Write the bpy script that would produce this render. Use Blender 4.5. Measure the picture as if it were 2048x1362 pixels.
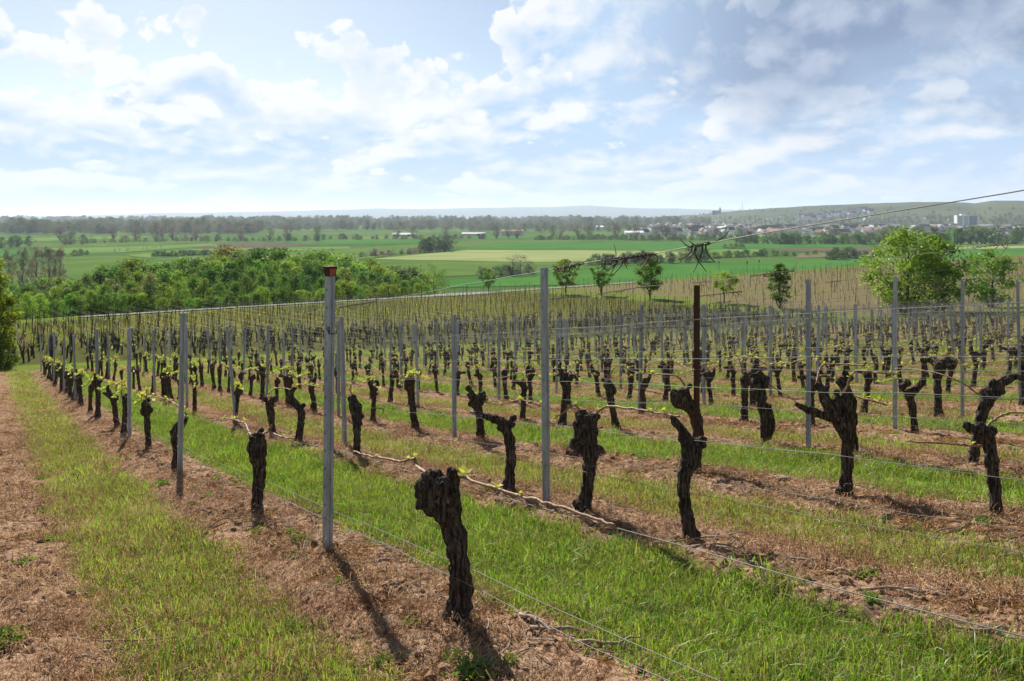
import bpy, bmesh, math, random
import numpy as np
from mathutils import Vector, Matrix, Euler

for _o in list(bpy.data.objects):
    bpy.data.objects.remove(_o)
SC = bpy.context.scene
COL = SC.collection
R = math.radians

# ------------------------------------------------------------------ camera
F_PX, CX, HZ = 1600.0, 1024.0, 432.0          # focal length, centre column and horizon row in the 2048-wide photograph
cam_d = bpy.data.cameras.new("camera")
cam_d.sensor_width = 36.0
cam_d.lens = 36.0 * F_PX / 2048.0
cam_d.shift_y = -(681.0 - HZ) / 2048.0
cam_d.clip_start = 0.05
cam_d.clip_end = 120000.0
cam = bpy.data.objects.new("camera", cam_d)
COL.objects.link(cam)
cam.location = (0, 0, 0)
cam.rotation_euler = (R(90), 0, 0)
SC.camera = cam

# ------------------------------------------------------------------ exposure and render settings
vs = SC.view_settings
vs.view_transform = 'Standard'
vs.look = 'None'
vs.exposure = 0.95
vs.gamma = 1.0
vs.use_curve_mapping = False
SC.render.engine = 'CYCLES'
cy = SC.cycles
cy.use_denoising = True
cy.use_adaptive_sampling = True
cy.adaptive_threshold = 0.015
cy.max_bounces = 6
cy.diffuse_bounces = 3
cy.glossy_bounces = 2
cy.transmission_bounces = 4
cy.transparent_max_bounces = 4
cy.volume_bounces = 0
cy.sample_clamp_indirect = 4.0
cy.caustics_reflective = False
cy.caustics_refractive = False
SC.render.film_transparent = False

SUN_AZ, SUN_EL = R(-21.5), R(37.0)            # azimuth from straight ahead (negative = left), elevation


# ------------------------------------------------------------------ node expressions
class X:
    def __init__(self, nt, sock):
        self.nt, self.sock = nt, sock

    def m(self, op, *args, first=None):
        n = self.nt.nodes.new('ShaderNodeMath')
        n.operation = op
        for i, v in enumerate([self if first is None else first, *args]):
            if isinstance(v, X):
                self.nt.links.new(v.sock, n.inputs[i])
            else:
                n.inputs[i].default_value = v
        return X(self.nt, n.outputs[0])

    def __add__(s, o): return s.m('ADD', o)
    __radd__ = __add__
    def __sub__(s, o): return s.m('SUBTRACT', o)
    def __rsub__(s, o): return s.m('SUBTRACT', s, first=o)
    def __mul__(s, o): return s.m('MULTIPLY', o)
    __rmul__ = __mul__
    def __truediv__(s, o): return s.m('DIVIDE', o)
    def __rtruediv__(s, o): return s.m('DIVIDE', s, first=o)
    def abs(s): return s.m('ABSOLUTE')
    def frac(s): return s.m('FRACT')
    def floor(s): return s.m('FLOOR')
    def lt(s, v): return s.m('LESS_THAN', v)
    def gt(s, v): return s.m('GREATER_THAN', v)
    def max(s, v): return s.m('MAXIMUM', v)
    def min(s, v): return s.m('MINIMUM', v)
    def clamp(s): return s.m('MAXIMUM', 0.0).m('MINIMUM', 1.0)

    def ss(s, a, b, lo=0.0, hi=1.0):
        n = s.nt.nodes.new('ShaderNodeMapRange')
        n.interpolation_type = 'SMOOTHSTEP'
        s.nt.links.new(s.sock, n.inputs['Value'])
        n.inputs['From Min'].default_value = a
        n.inputs['From Max'].default_value = b
        n.inputs['To Min'].default_value = lo
        n.inputs['To Max'].default_value = hi
        return X(s.nt, n.outputs['Result'])


class NT:
    """a node tree with short helpers"""
    def __init__(self, nt):
        self.nt = nt
        nt.nodes.clear()

    def new(self, t, **kw):
        n = self.nt.nodes.new(t)
        for k, v in kw.items():
            setattr(n, k, v)
        return n

    def put(self, sock, v):
        if isinstance(v, X):
            self.nt.links.new(v.sock, sock)
        elif v is not None:
            if sock.type == 'RGBA' and len(v) == 3:
                v = (*v, 1.0)
            sock.default_value = v

    def x(self, sock): return X(self.nt, sock)

    def pos(self): return self.x(self.new('ShaderNodeNewGeometry').outputs['Position'])
    def objpos(self): return self.x(self.new('ShaderNodeTexCoord').outputs['Object'])
    def rnd(self): return self.x(self.new('ShaderNodeObjectInfo').outputs['Random'])

    def xyz(self, v):
        n = self.new('ShaderNodeSeparateXYZ')
        self.put(n.inputs[0], v)
        return [self.x(o) for o in n.outputs]

    def vec(self, a, b, c):
        n = self.new('ShaderNodeCombineXYZ')
        for i, v in enumerate((a, b, c)):
            self.put(n.inputs[i], v)
        return self.x(n.outputs[0])

    def vscale(self, v, s):
        n = self.new('ShaderNodeVectorMath', operation='MULTIPLY')
        self.put(n.inputs[0], v)
        n.inputs[1].default_value = s
        return self.x(n.outputs[0])

    def noise(self, v, scale, detail=4.0, rough=0.5, dist=0.0):
        n = self.new('ShaderNodeTexNoise')
        self.put(n.inputs['Vector'], v)
        n.inputs['Scale'].default_value = scale
        n.inputs['Detail'].default_value = detail
        n.inputs['Roughness'].default_value = rough
        n.inputs['Distortion'].default_value = dist
        return self.x(n.outputs[0])

    def voro(self, v, scale, feature='F1', out='Distance'):
        n = self.new('ShaderNodeTexVoronoi', feature=feature)
        self.put(n.inputs['Vector'], v)
        n.inputs['Scale'].default_value = scale
        return self.x(n.outputs[out])

    def mix(self, f, a, b):
        n = self.new('ShaderNodeMix', data_type='RGBA')
        self.put(n.inputs[0], f)
        self.put(n.inputs[6], a)
        self.put(n.inputs[7], b)
        return self.x(n.outputs[2])

    def bump(self, h, strength=0.5, dist=0.02):
        n = self.new('ShaderNodeBump')
        self.put(n.inputs['Height'], h)
        n.inputs['Strength'].default_value = strength
        n.inputs['Distance'].default_value = dist
        return self.x(n.outputs[0])

    def hsv(self, c, h=0.5, s=1.0, v=1.0):
        n = self.new('ShaderNodeHueSaturation')
        self.put(n.inputs['Hue'], h)
        self.put(n.inputs['Saturation'], s)
        self.put(n.inputs['Value'], v)
        self.put(n.inputs['Color'], c)
        return self.x(n.outputs[0])


def mat(name, build):
    m = bpy.data.materials.new(name)
    m.use_nodes = True
    t = NT(m.node_tree)
    out = t.new('ShaderNodeOutputMaterial')
    s = build(t)
    m.node_tree.links.new(s, out.inputs['Surface'])
    return m


def principled(t, color, rough=0.8, metal=0.0, normal=None, spec=0.3):
    n = t.new('ShaderNodeBsdfPrincipled')
    t.put(n.inputs['Base Color'], color)
    t.put(n.inputs['Roughness'], rough)
    t.put(n.inputs['Metallic'], metal)
    n.inputs['Specular IOR Level'].default_value = spec
    if normal is not None:
        t.put(n.inputs['Normal'], normal)
    return n.outputs[0]


def leafy(t, color, trans=0.45, gloss=0.0):
    """thin leaf: light reflected and let through"""
    d = t.new('ShaderNodeBsdfDiffuse')
    tr = t.new('ShaderNodeBsdfTranslucent')
    t.put(d.inputs['Color'], color)
    t.put(tr.inputs['Color'], color)
    mx = t.new('ShaderNodeMixShader')
    mx.inputs[0].default_value = trans
    t.nt.links.new(d.outputs[0], mx.inputs[1])
    t.nt.links.new(tr.outputs[0], mx.inputs[2])
    if gloss > 0:
        g = t.new('ShaderNodeBsdfGlossy')
        g.inputs['Roughness'].default_value = 0.45
        m2 = t.new('ShaderNodeMixShader')
        m2.inputs[0].default_value = gloss
        t.nt.links.new(mx.outputs[0], m2.inputs[1])
        t.nt.links.new(g.outputs[0], m2.inputs[2])
        return m2.outputs[0]
    return mx.outputs[0]


# ------------------------------------------------------------------ sky: daylight with a bank of cumulus
W = bpy.data.worlds.new("World")
SC.world = W
W.cycles.sampling_method = 'MANUAL'
W.cycles.sample_map_resolution = 512
W.use_nodes = True
w = NT(W.node_tree)
sky = w.new('ShaderNodeTexSky', sky_type='NISHITA', sun_disc=False)
sky.sun_elevation = SUN_EL
sky.sun_rotation = SUN_AZ
sky.altitude = 150.0
sky.air_density = 1.0
sky.dust_density = 0.6
bg_sky = w.new('ShaderNodeBackground')
W.node_tree.links.new(sky.outputs[0], bg_sky.inputs[0])
bg_sky.inputs[1].default_value = 0.051

dirv = w.x(w.new('ShaderNodeTexCoord').outputs['Generated'])
dx, dy, dz = w.xyz(dirv)
hl = (dx * dx + dy * dy).m('SQRT').max(0.001)
hx, hy = dx / hl, dy / hl
el = dz.m('ARCSINE')
elc = el.max(0.0)
zw = (1.0 + elc / 0.07).m('LOGARITHM', math.e) * 0.34      # rows of cloud flatten towards the horizon
q = w.vec(hx, hy, zw)
n_big = w.noise(q, 5.0, 2.0, 0.5)
n_mid = w.noise(q, 8.5, 11.0, 0.57, 0.25)
q_sun = w.vec(hx - 0.012, hy, zw + 0.022)                  # the same field a little nearer the sun
n_sun = w.noise(q_sun, 8.5, 11.0, 0.57, 0.25)
q2 = w.vec(hx + 7.3, hy - 2.1, zw * 1.7 + 3.0)
n_low = w.noise(q2, 4.6, 10.0, 0.52, 0.25)
puff = w.voro(q, 14.0) * 0.65 + w.voro(w.vec(hx + 3.0, hy, zw), 36.0) * 0.35       # rounded heads
puff_s = w.voro(q_sun, 14.0) * 0.65 + w.voro(w.vec(hx + 2.988, hy, zw + 0.022), 36.0) * 0.35
edge = 0.200 + hx.ss(-0.07, 0.30) * 0.55 + hx.ss(-0.15, -0.6) * 0.02
cov = (edge - el) * 3.1 + (n_mid - 0.5) * 1.15 + (n_big - 0.5) * 0.35 + (0.42 - puff) * 0.42
mask = cov.ss(0.0, 0.045)
# thin at the rim, thick inside; side towards the sun bright
rim = cov.ss(0.0, 0.30)
lit = ((n_mid - n_sun) * 5.0 + (puff_s - puff) * 1.0 + 0.22 + (n_low - 0.5) * 2.0).clamp()
bright = (lit * 0.85 + (1.0 - rim) * 0.75).clamp()
deck = (hx.ss(0.08, 0.36) * (el + (n_big - 0.5) * 0.22 + (n_low - 0.5) * 0.18).ss(0.055, 0.20)).clamp()
c_shade = w.mix(deck, (0.53, 0.71, 0.95), (0.265, 0.355, 0.53))
c_lit = w.mix(deck, (0.97, 0.98, 1.0), (0.54, 0.62, 0.77))
c_cloud = w.mix(bright, c_shade, c_lit)
# heaps of cumulus in front: crisp rims, bright where thin and towards the sun, blue-grey inside

def heap(off, scale, thr, c0):
    qq = w.vec(hx + off, hy - off * 0.7, zw * 0.95 + off)
    f0 = w.noise(qq, scale, 13.0, 0.60, 0.1) - 0.5 + (0.40 - w.voro(qq, scale * 4.5)) * 0.16
    f = f0 - thr - (el - edge).max(0.0) * 4.0
    m = f.ss(0.0, 0.045) * (1.0 - deck * 0.62)
    q_up = w.vec(hx + off - 0.012, hy - off * 0.7, zw * 0.95 + off + 0.035)
    f_up = w.noise(q_up, scale, 6.0, 0.58, 0.1) - 0.5 + (0.40 - w.voro(q_up, scale * 4.5)) * 0.16
    top = (f0 - f_up + (0.10 - f.min(0.25)) * 0.25).ss(-0.07, 0.075)
    col = w.mix(top, c_shade, c_lit)
    return w.mix(m * 0.92, c0, col), (m * 0.92)


c_cloud, m1 = heap(2.7, 3.6, 0.02, c_cloud)
c_cloud, m2 = heap(5.1, 6.2, 0.07, c_cloud)
mask = mask.max(m1).max(m2)
# far cloud rows sink into pale air near the horizon
c_cloud = w.mix(el.ss(0.0, 0.085, 0.7, 0.0), c_cloud, (0.66, 0.78, 0.96))
bg_cloud = w.new('ShaderNodeBackground')
w.put(bg_cloud.inputs[0], c_cloud)
bg_cloud.inputs[1].default_value = 0.515
mixw = w.new('ShaderNodeMixShader')
w.put(mixw.inputs[0], mask * 0.97)
W.node_tree.links.new(bg_sky.outputs[0], mixw.inputs[1])
W.node_tree.links.new(bg_cloud.outputs[0], mixw.inputs[2])
wo = w.new('ShaderNodeOutputWorld')
W.node_tree.links.new(mixw.outputs[0], wo.inputs['Surface'])

# ------------------------------------------------------------------ sun
sun_d = bpy.data.lights.new("sun", 'SUN')
sun_d.energy = 5.0
sun_d.angle = R(0.53)
sun_d.color = (1.0, 0.95, 0.87)
sun = bpy.data.objects.new("sun", sun_d)
COL.objects.link(sun)
to_sun = Vector((math.sin(SUN_AZ) * math.cos(SUN_EL), math.cos(SUN_AZ) * math.cos(SUN_EL), math.sin(SUN_EL)))
sun.rotation_euler = to_sun.to_track_quat('Z', 'Y').to_euler()
sun.location = to_sun * 60


# ------------------------------------------------------------------ general helpers
def tag(o, label=None, cat=None, group=None, kind=None):
    if label: o["label"] = label
    if cat: o["category"] = cat
    if group: o["group"] = group
    if kind: o["kind"] = kind
    return o


def link(name, data, parent=None, loc=None):
    o = bpy.data.objects.new(name, data)
    COL.objects.link(o)
    if parent is not None:
        o.parent = parent
    if loc is not None:
        o.location = loc
    return o


def empty(name, loc=(0, 0, 0), rz=0.0):
    o = bpy.data.objects.new(name, None)
    o.empty_display_size = 0.2
    COL.objects.link(o)
    o.location = loc
    o.rotation_euler = (0, 0, rz)
    return o


class MB:
    """collects shapes, then makes one mesh"""
    def __init__(self):
        self.v, self.f, self.n, self.mi = [], [], 0, []

    def add(self, v, f, mi=0):
        v = np.asarray(v, float).reshape(-1, 3)
        self.v.append(v)
        n = self.n
        self.f.extend([tuple(i + n for i in q) for q in f])
        self.mi.extend([mi] * len(f))
        self.n += len(v)

    def box(self, c, s, rz=0.0, mi=0):
        x, y, z = s[0] / 2, s[1] / 2, s[2] / 2
        v = np.array([[-x, -y, -z], [x, -y, -z], [x, y, -z], [-x, y, -z], [-x, -y, z], [x, -y, z], [x, y, z], [-x, y, z]])
        if rz:
            cs, sn = math.cos(rz), math.sin(rz)
            v = v @ np.array([[cs, sn, 0], [-sn, cs, 0], [0, 0, 1]])
        self.add(v + np.array(c), [(0, 3, 2, 1), (4, 5, 6, 7), (0, 1, 5, 4), (1, 2, 6, 5), (2, 3, 7, 6), (3, 0, 4, 7)], mi)

    def tube(self, pts, rad, n=6, cap=True, mi=0):
        pts = [Vector(p) for p in pts]
        if not hasattr(rad, '__len__'):
            rad = [rad] * len(pts)
        k = len(pts)
        tang = [(pts[min(i + 1, k - 1)] - pts[max(i - 1, 0)]) for i in range(k)]
        tang = [t.normalized() if t.length > 1e-9 else Vector((0, 0, 1)) for t in tang]
        a = tang[0].orthogonal().normalized()
        V = []
        for i in range(k):
            t = tang[i]
            a = (a - t * a.dot(t))
            a = a.normalized() if a.length > 1e-6 else t.orthogonal().normalized()
            b = t.cross(a)
            for j in range(n):
                th = 2 * math.pi * j / n
                V.append(pts[i] + (a * math.cos(th) + b * math.sin(th)) * rad[i])
        Fc = []
        for i in range(k - 1):
            for j in range(n):
                j2 = (j + 1) % n
                Fc.append((i * n + j, i * n + j2, (i + 1) * n + j2, (i + 1) * n + j))
        if cap:
            Fc.append(tuple(range(n - 1, -1, -1)))
            Fc.append(tuple((k - 1) * n + j for j in range(n)))
        self.add([tuple(p) for p in V], Fc, mi)

    def arrays(self):
        return np.concatenate(self.v), self.f

    def mesh(self, name, mats, smooth=False):
        me = bpy.data.meshes.new(name)
        v = np.concatenate(self.v) if self.v else np.zeros((0, 3))
        me.from_pydata(v.tolist(), [], self.f)
        for m_ in (mats if isinstance(mats, (list, tuple)) else [mats]):
            me.materials.append(m_)
        if any(self.mi):
            me.polygons.foreach_set('material_index', self.mi)
        if smooth:
            me.polygons.foreach_set('use_smooth', [True] * len(me.polygons))
        me.update()
        return me


def fast_mesh(name, V, Q, mats, smooth=False):
    """V (n,3), Q (m,k) all faces with k corners"""
    me = bpy.data.meshes.new(name)
    V = np.ascontiguousarray(V, dtype=np.float32)
    Q = np.ascontiguousarray(Q, dtype=np.int32)
    m, k = Q.shape
    me.vertices.add(len(V))
    me.vertices.foreach_set('co', V.ravel())
    me.loops.add(m * k)
    me.loops.foreach_set('vertex_index', Q.ravel())
    me.polygons.add(m)
    me.polygons.foreach_set('loop_start', np.arange(0, m * k, k, dtype=np.int32))
    if smooth:
        me.polygons.foreach_set('use_smooth', np.ones(m, dtype=bool))
    for m_ in (mats if isinstance(mats, (list, tuple)) else [mats]):
        me.materials.append(m_)
    me.update(calc_edges=True)
    me.validate()
    return me


# ------------------------------------------------------------------ noise for the terrain
def _hash(ix, iy, seed):
    h = (ix.astype(np.int64) * 374761393 + iy.astype(np.int64) * 668265263 + seed * 974711) & 0x7fffffff
    h = ((h ^ (h >> 13)) * 1274126177) & 0x7fffffff
    h = (h ^ (h >> 16)) & 0xffff
    return h / 65535.0


def vnoise(x, y, seed=0):
    x, y = np.asarray(x, float), np.asarray(y, float)
    ix, iy = np.floor(x), np.floor(y)
    fx, fy = x - ix, y - iy
    fx, fy = fx * fx * (3 - 2 * fx), fy * fy * (3 - 2 * fy)
    a, b = _hash(ix, iy, seed), _hash(ix + 1, iy, seed)
    c, d = _hash(ix, iy + 1, seed), _hash(ix + 1, iy + 1, seed)
    return (a * (1 - fx) + b * fx) * (1 - fy) + (c * (1 - fx) + d * fx) * fy


def fbm(x, y, oct=4, seed=0):
    s, amp, tot = 0.0, 1.0, 0.0
    for i in range(oct):
        s = s + amp * (vnoise(x, y, seed + i * 17) - 0.5)
        tot += amp
        x, y, amp = x * 2.03 + 11.3, y * 2.03 - 7.7, amp * 0.5
    return s / tot


def sst(x, a, b):
    u = np.clip((np.asarray(x, float) - a) / (b - a), 0, 1)
    return u * u * (3 - 2 * u)


# ------------------------------------------------------------------ terrain: s runs down along the vine rows, t across them
US, UC = 0.543, 0.840
ROW_T0, ROW_DT = 1.88, 1.95
PLAIN = 40.0


def st(x, y):
    return -US * x + UC * y, UC * x + US * y


def xy(s, t):
    return -US * s + UC * t, UC * s + US * t


_S = np.array([-200, -60, -20, 0, 5.2, 10.2, 15, 19, 30, 44, 50, 62, 80, 112, 119, 400])
_D = np.array([-18, -7.0, -1.68, 1.43, 2.225, 3.03, 3.73, 4.25, 5.71, 7.37, 7.95, 8.85, 10.2, 12.7, 13.1, 17.0])


def _pchip(x):
    """smooth monotone interpolation of the slope's profile"""
    h = np.diff(_S)
    dl = np.diff(_D) / h
    mm = np.zeros(len(_S))
    mm[1:-1] = (dl[:-1] * h[1:] + dl[1:] * h[:-1]) / (h[1:] + h[:-1])
    mm[0], mm[-1] = dl[0], dl[-1]
    x = np.clip(x, _S[0], _S[-1])
    k = np.clip(np.searchsorted(_S, x) - 1, 0, len(h) - 1)
    u = (x - _S[k]) / h[k]
    h00, h10 = 2 * u**3 - 3 * u**2 + 1, u**3 - 2 * u**2 + u
    h01, h11 = -2 * u**3 + 3 * u**2, u**3 - u**2
    return h00 * _D[k] + h10 * h[k] * mm[k] + h01 * _D[k + 1] + h11 * h[k] * mm[k + 1]


def s_edge(t):
    return 119.0 + np.clip(t - 60, 0, 400) * 0.12


def drop(x, y):
    s, t = st(np.asarray(x, float), np.asarray(y, float))
    d = _pchip(s) + 0.05 * 70 * np.tanh(np.clip(t, -80, 400) / 70) * (1 - sst(s, 45, 112)) * sst(s, -40, 0)
    e = s - s_edge(t)
    steep = 0.14 + 0.16 * sst(t, 50, 110)
    low = 13.1 + np.maximum(e, 0) * steep + 0.0 * e
    d = np.where(e > 0, low + (d - 13.1) * (1 - sst(e, 0, 40)), d)
    # ease into the plain
    k = 4.0
    d = PLAIN - k * np.log1p(np.exp(np.clip((PLAIN - d) / k, -30, 30)))
    return d


def relief(x, y):
    """ridges under the rows, clods and hollows; only near the camera"""
    s, t = st(np.asarray(x, float), np.asarray(y, float))
    near = 1 - sst(s, 44, 48)
    rd = np.abs(np.mod((t - ROW_T0) / ROW_DT + 0.5, 1.0) - 0.5) * ROW_DT
    soil = 1 - sst(rd, 0.25, 0.62)
    r = np.hypot(x, y)
    fine = 1 - sst(r, 9, 22)
    h = soil * 0.07 + 0.05 * fbm(x * 0.8, y * 0.8, 3, 3)
    h = h + fine * soil * (0.11 * fbm(x * 4.5, y * 4.5, 4, 5) + 0.022 * np.maximum(fbm(x * 15, y * 15, 2, 9), 0) * 2)
    h = h + fine * 0.02 * fbm(x * 6, y * 6, 2, 21)
    return h * near * sst(r, 0.0, 1.0)


def gz(x, y):
    return -drop(x, y) + relief(x, y)


def zat(x, y):
    return float(gz(np.array([x]), np.array([y]))[0])


def on_row(t, px):
    """point (x, y) of the row line t that stands at photo column px"""
    a = (px - CX) / F_PX
    d = t / (UC * a + US)
    return a * d, d


def s_of(t, px):
    x, y = on_row(t, px)
    return st(x, y)[0]


def row_t(k):
    """k = 1 is the row nearest the camera"""
    return ROW_T0 + ROW_DT * (k - 1)

# ------------------------------------------------------------------ ground material
def _ground(zone):
    def build(t):
        P = t.pos()
        x, y, z = t.xyz(P)
        s = x * (-US) + y * UC
        tt = x * UC + y * US
        if zone == 'far':
            c = t.mix(t.noise(P, 0.006, 4.0, 0.6).ss(0.38, 0.62), (0.050, 0.105, 0.022), (0.088, 0.135, 0.034))
            return principled(t, c, 0.95, spec=0.0)
        rown = (tt - ROW_T0) / ROW_DT
        rd = ((rown + 0.5).frac() - 0.5).abs() * ROW_DT
        n_l = t.noise(P, 0.8, 2.0, 0.5)
        wob = (n_l - 0.5) * 1.6
        sw = s + wob
        head = t.mix(n_l.ss(0.35, 0.65), (0.090, 0.135, 0.024), (0.135, 0.155, 0.038))
        if zone == 'mid':
            n_e = t.noise(P, 2.3, 3.0, 0.6)
            soil2 = 1.0 - (rd + (n_e - 0.5) * 0.3).ss(0.30, 0.58)
            low = t.mix(t.noise(P, 0.06, 2.0, 0.5).ss(0.42, 0.58), (0.105, 0.115, 0.022), (0.078, 0.096, 0.018))
            low = t.mix(soil2 * 0.7, low, (0.105, 0.08, 0.038))
            side = t.mix(soil2, (0.12, 0.12, 0.042), (0.165, 0.13, 0.078))
            side = t.mix(t.noise(P, 0.03, 2.0, 0.5).ss(0.4, 0.6), side, (0.145, 0.118, 0.066))
            wood = t.mix(n_l, (0.06, 0.085, 0.022), (0.10, 0.12, 0.035))
            c = t.mix(sw.ss(50.2, 51.2), head, t.mix(sw.ss(60.0, 72.0), (0.072, 0.074, 0.026), low))
            c = t.mix((tt + wob * 2.0).ss(72.0, 75.0), c, head)
            c = t.mix((tt + wob * 2.0).ss(80.0, 83.0) * s.ss(47.0, 50.0), c, side)
            edge = s - (tt - 60.0).max(0.0) * 0.12
            c = t.mix(edge.ss(109.5, 111.0), c, head)
            c = t.mix(edge.ss(117.0, 121.0), c, wood)
            return principled(t, c, 0.95, normal=t.bump(n_e, 0.4, 0.06), spec=0.0)
        lush = ((rown.floor() * 0.5).frac()).lt(0.25)
        n_e = t.noise(P, 2.3, 3.0, 0.6)
        n_f = t.noise(P, 26.0, 5.0, 0.68)
        n_m = t.noise(P, 7.0, 3.0, 0.6)
        soil_m = 1.0 - (rd + (n_e - 0.5) * 0.45 + (n_m - 0.5) * 0.2 + lush * 0.17).ss(0.48, 0.60)
        # bare strip: reddish dead straw, moss and grey earth
        soil = t.mix(n_f.ss(0.34, 0.66), (0.075, 0.042, 0.024), (0.40, 0.255, 0.16))
        soil = t.mix(n_m.ss(0.52, 0.66), soil, t.mix(n_f, (0.15, 0.098, 0.064), (0.37, 0.265, 0.185)))
        soil = t.mix(n_e.ss(0.50, 0.60) * n_f.ss(0.70, 0.44), soil, (0.085, 0.040, 0.010))
        thin = t.mix(n_m.ss(0.34, 0.58), (0.20, 0.135, 0.065), (0.16, 0.18, 0.034))
        thin = t.mix(n_f.ss(0.52, 0.70), thin, (0.27, 0.18, 0.10))
        rich = t.mix(n_f.ss(0.35, 0.65), (0.075, 0.115, 0.017), (0.13, 0.165, 0.03))
        c = t.mix(soil_m, t.mix(lush, thin, rich), soil)
        c = t.mix(sw.ss(45.6, 46.4), c, head)
        c = t.mix((tt + wob * 2.0).ss(72.0, 75.0), c, head)
        return principled(t, c, 0.95, normal=t.bump(n_f * 0.8 + n_m * 0.5, 0.7, 0.045), spec=0.0)
    return build


M_GROUND = [mat("vineyard_ground", _ground('near')), mat("slope_ground", _ground('mid')), mat("plain_ground", _ground('far'))]

# one sheet from the camera's feet to the horizon
ang = np.concatenate([np.radians(np.arange(-180, -46, 4.0)), np.radians(np.arange(-46, 46, 0.17)), np.radians(np.arange(46, 180, 4.0))])
rad = np.concatenate([[0.25, 0.6, 1.0, 1.4, 1.8, 2.1, 2.35], 2.5 * 1.0078 ** np.arange(0, 268), 20.3 * 1.021 ** np.arange(0, 395)])
rad = rad[rad < 75000]
A, RR = np.meshgrid(ang, rad)
gx, gy = (RR * np.sin(A)).ravel(), (RR * np.cos(A)).ravel()
V = np.stack([gx, gy, gz(gx, gy)], 1)
nr, na = RR.shape
i0 = (np.arange(nr - 1)[:, None] * na + np.arange(na)[None, :])
j1 = np.roll(np.arange(na), -1)
i1 = (np.arange(nr - 1)[:, None] * na + j1[None, :])
Q = np.stack([i0, i1, i1 + na, i0 + na], -1).reshape(-1, 4)[:, ::-1]
ground = link("ground", fast_mesh("ground", V, Q, M_GROUND, smooth=True))
tag(ground, kind="structure")
_qc = V[Q].mean(1)
_qs, _qt = st(_qc[:, 0], _qc[:, 1])
_zone = np.where(_qc[:, 2] < -38.0, 2, np.where((_qs < 48.3) & (_qt < 84), 0, 1))
ground.data.polygons.foreach_set('material_index', _zone.astype(np.int32))


# ------------------------------------------------------------------ distance: fields on the plain, hills, track
def plain_pt(px, py, up=0.0):
    d = (PLAIN - up) * F_PX / (py - HZ)
    return ((px - CX) / F_PX * d, d, -PLAIN + up)


def at(px, d, py):
    return ((px - CX) / F_PX * d, d, -(py - HZ) / F_PX * d)


def crop_mat(name, c1, c2, scale=0.02, ang=0.4):
    def b(t):
        P = t.pos()
        n = t.noise(P, scale, 4.0, 0.55)
        n2 = t.noise(P, 0.35, 3.0, 0.6)
        x, y, z = t.xyz(P)
        tram = ((x * math.cos(ang) + y * math.sin(ang)) / 24.0).frac().ss(0.0, 0.06) * 0.10
        c = t.mix((n * 0.75 + n2 * 0.35).ss(0.38, 0.68), c1, c2)
        c = t.hsv(c, 0.5, 1.0, tram + 0.92)
        return principled(t, c, 0.95, spec=0.0)
    return mat(name, b)


C_EMER = crop_mat("young_wheat", (0.036, 0.120, 0.022), (0.062, 0.15, 0.03), ang=0.2)
C_PALE = crop_mat("pale_crop", (0.175, 0.215, 0.075), (0.235, 0.26, 0.105), ang=0.9)
C_MID = crop_mat("meadow", (0.058, 0.118, 0.022), (0.095, 0.145, 0.034), ang=1.3)
C_LIGHT = crop_mat("light_meadow", (0.085, 0.165, 0.032), (0.13, 0.19, 0.048), ang=0.6)
C_BROWN = crop_mat("ploughed", (0.0891, 0.066, 0.0495), (0.1188, 0.0891, 0.066), ang=0.3)
C_REED = crop_mat("dry_reed", (0.165, 0.1254, 0.0792), (0.132, 0.1122, 0.0594), ang=2.0)

FIELDS = [
    (C_EMER, [(1000, 485), (1400, 484), (1750, 485), (1760, 493), (1430, 498), (1240, 500), (915, 498)]),
    (C_PALE, [(740, 518), (935, 499.6), (1240, 501), (1400, 505), (1390, 513), (1240, 522), (1050, 524), (830, 519.5)]),
    (C_MID, [(640, 530), (830, 520.3), (1050, 524.8), (1250, 523), (1290, 528), (1060, 545), (820, 556), (640, 556)]),
    (C_EMER, [(900, 560), (1000, 552), (1100, 541), (1300, 530), (1500, 523), (1760, 512), (1760, 530), (1500, 560), (900, 575)]),
    (C_BROWN, [(1540, 498.3), (1765, 494), (1765, 502), (1535, 503.2)]),
    (C_REED, [(1600, 507), (1765, 503), (1765, 511), (1590, 516)]),
    (C_LIGHT, [(1430, 499), (1530, 497.8), (1530, 511), (1410, 516), (1400, 506)]),
    (C_LIGHT, [(1905, 487), (2100, 481), (2100, 489), (1905, 493)]),
    (C_PALE, [(1905, 494), (2100, 490), (2100, 495), (1905, 499)]),
    (C_EMER, [(1900, 500), (2100, 496), (2100, 515), (1890, 520)]),
    (C_LIGHT, [(1340, 471), (1650, 470), (1640, 474), (1340, 477)]),
    (C_LIGHT, [(-60, 479), (250, 472), (330, 473), (120, 481), (-60, 484)]),
    (C_MID, [(120, 488), (330, 481), (420, 483), (300, 491), (110, 495)]),
    (C_LIGHT, [(95, 496), (300, 491.6), (420, 487), (440, 490), (250, 504), (130, 507)]),
    (C_EMER, [(-60, 500), (120, 497), (250, 505), (130, 511), (-60, 514)]),
    (C_BROWN, [(370, 491), (470, 487), (620, 486), (640, 490), (560, 494), (390, 497)]),
    (C_LIGHT, [(250, 510), (390, 497.6), (560, 494.6), (700, 493), (700, 497), (420, 508), (300, 516)]),
    (C_MID, [(90, 535), (130, 514), (245, 512), (300, 517), (420, 509), (560, 508), (420, 540), (150, 560)]),
    (C_EMER, [(520, 484), (740, 480), (930, 481), (830, 487), (640, 489)]),
    (C_MID, [(560, 506), (700, 498), (830, 488), (910, 492), (735, 517), (640, 528)]),
    (C_LIGHT, [(720, 474), (880, 473.5), (880, 476), (720, 478)]),
    (C_EMER, [(940, 474), (1240, 472.5), (1240, 475), (940, 478)]),
]
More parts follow.
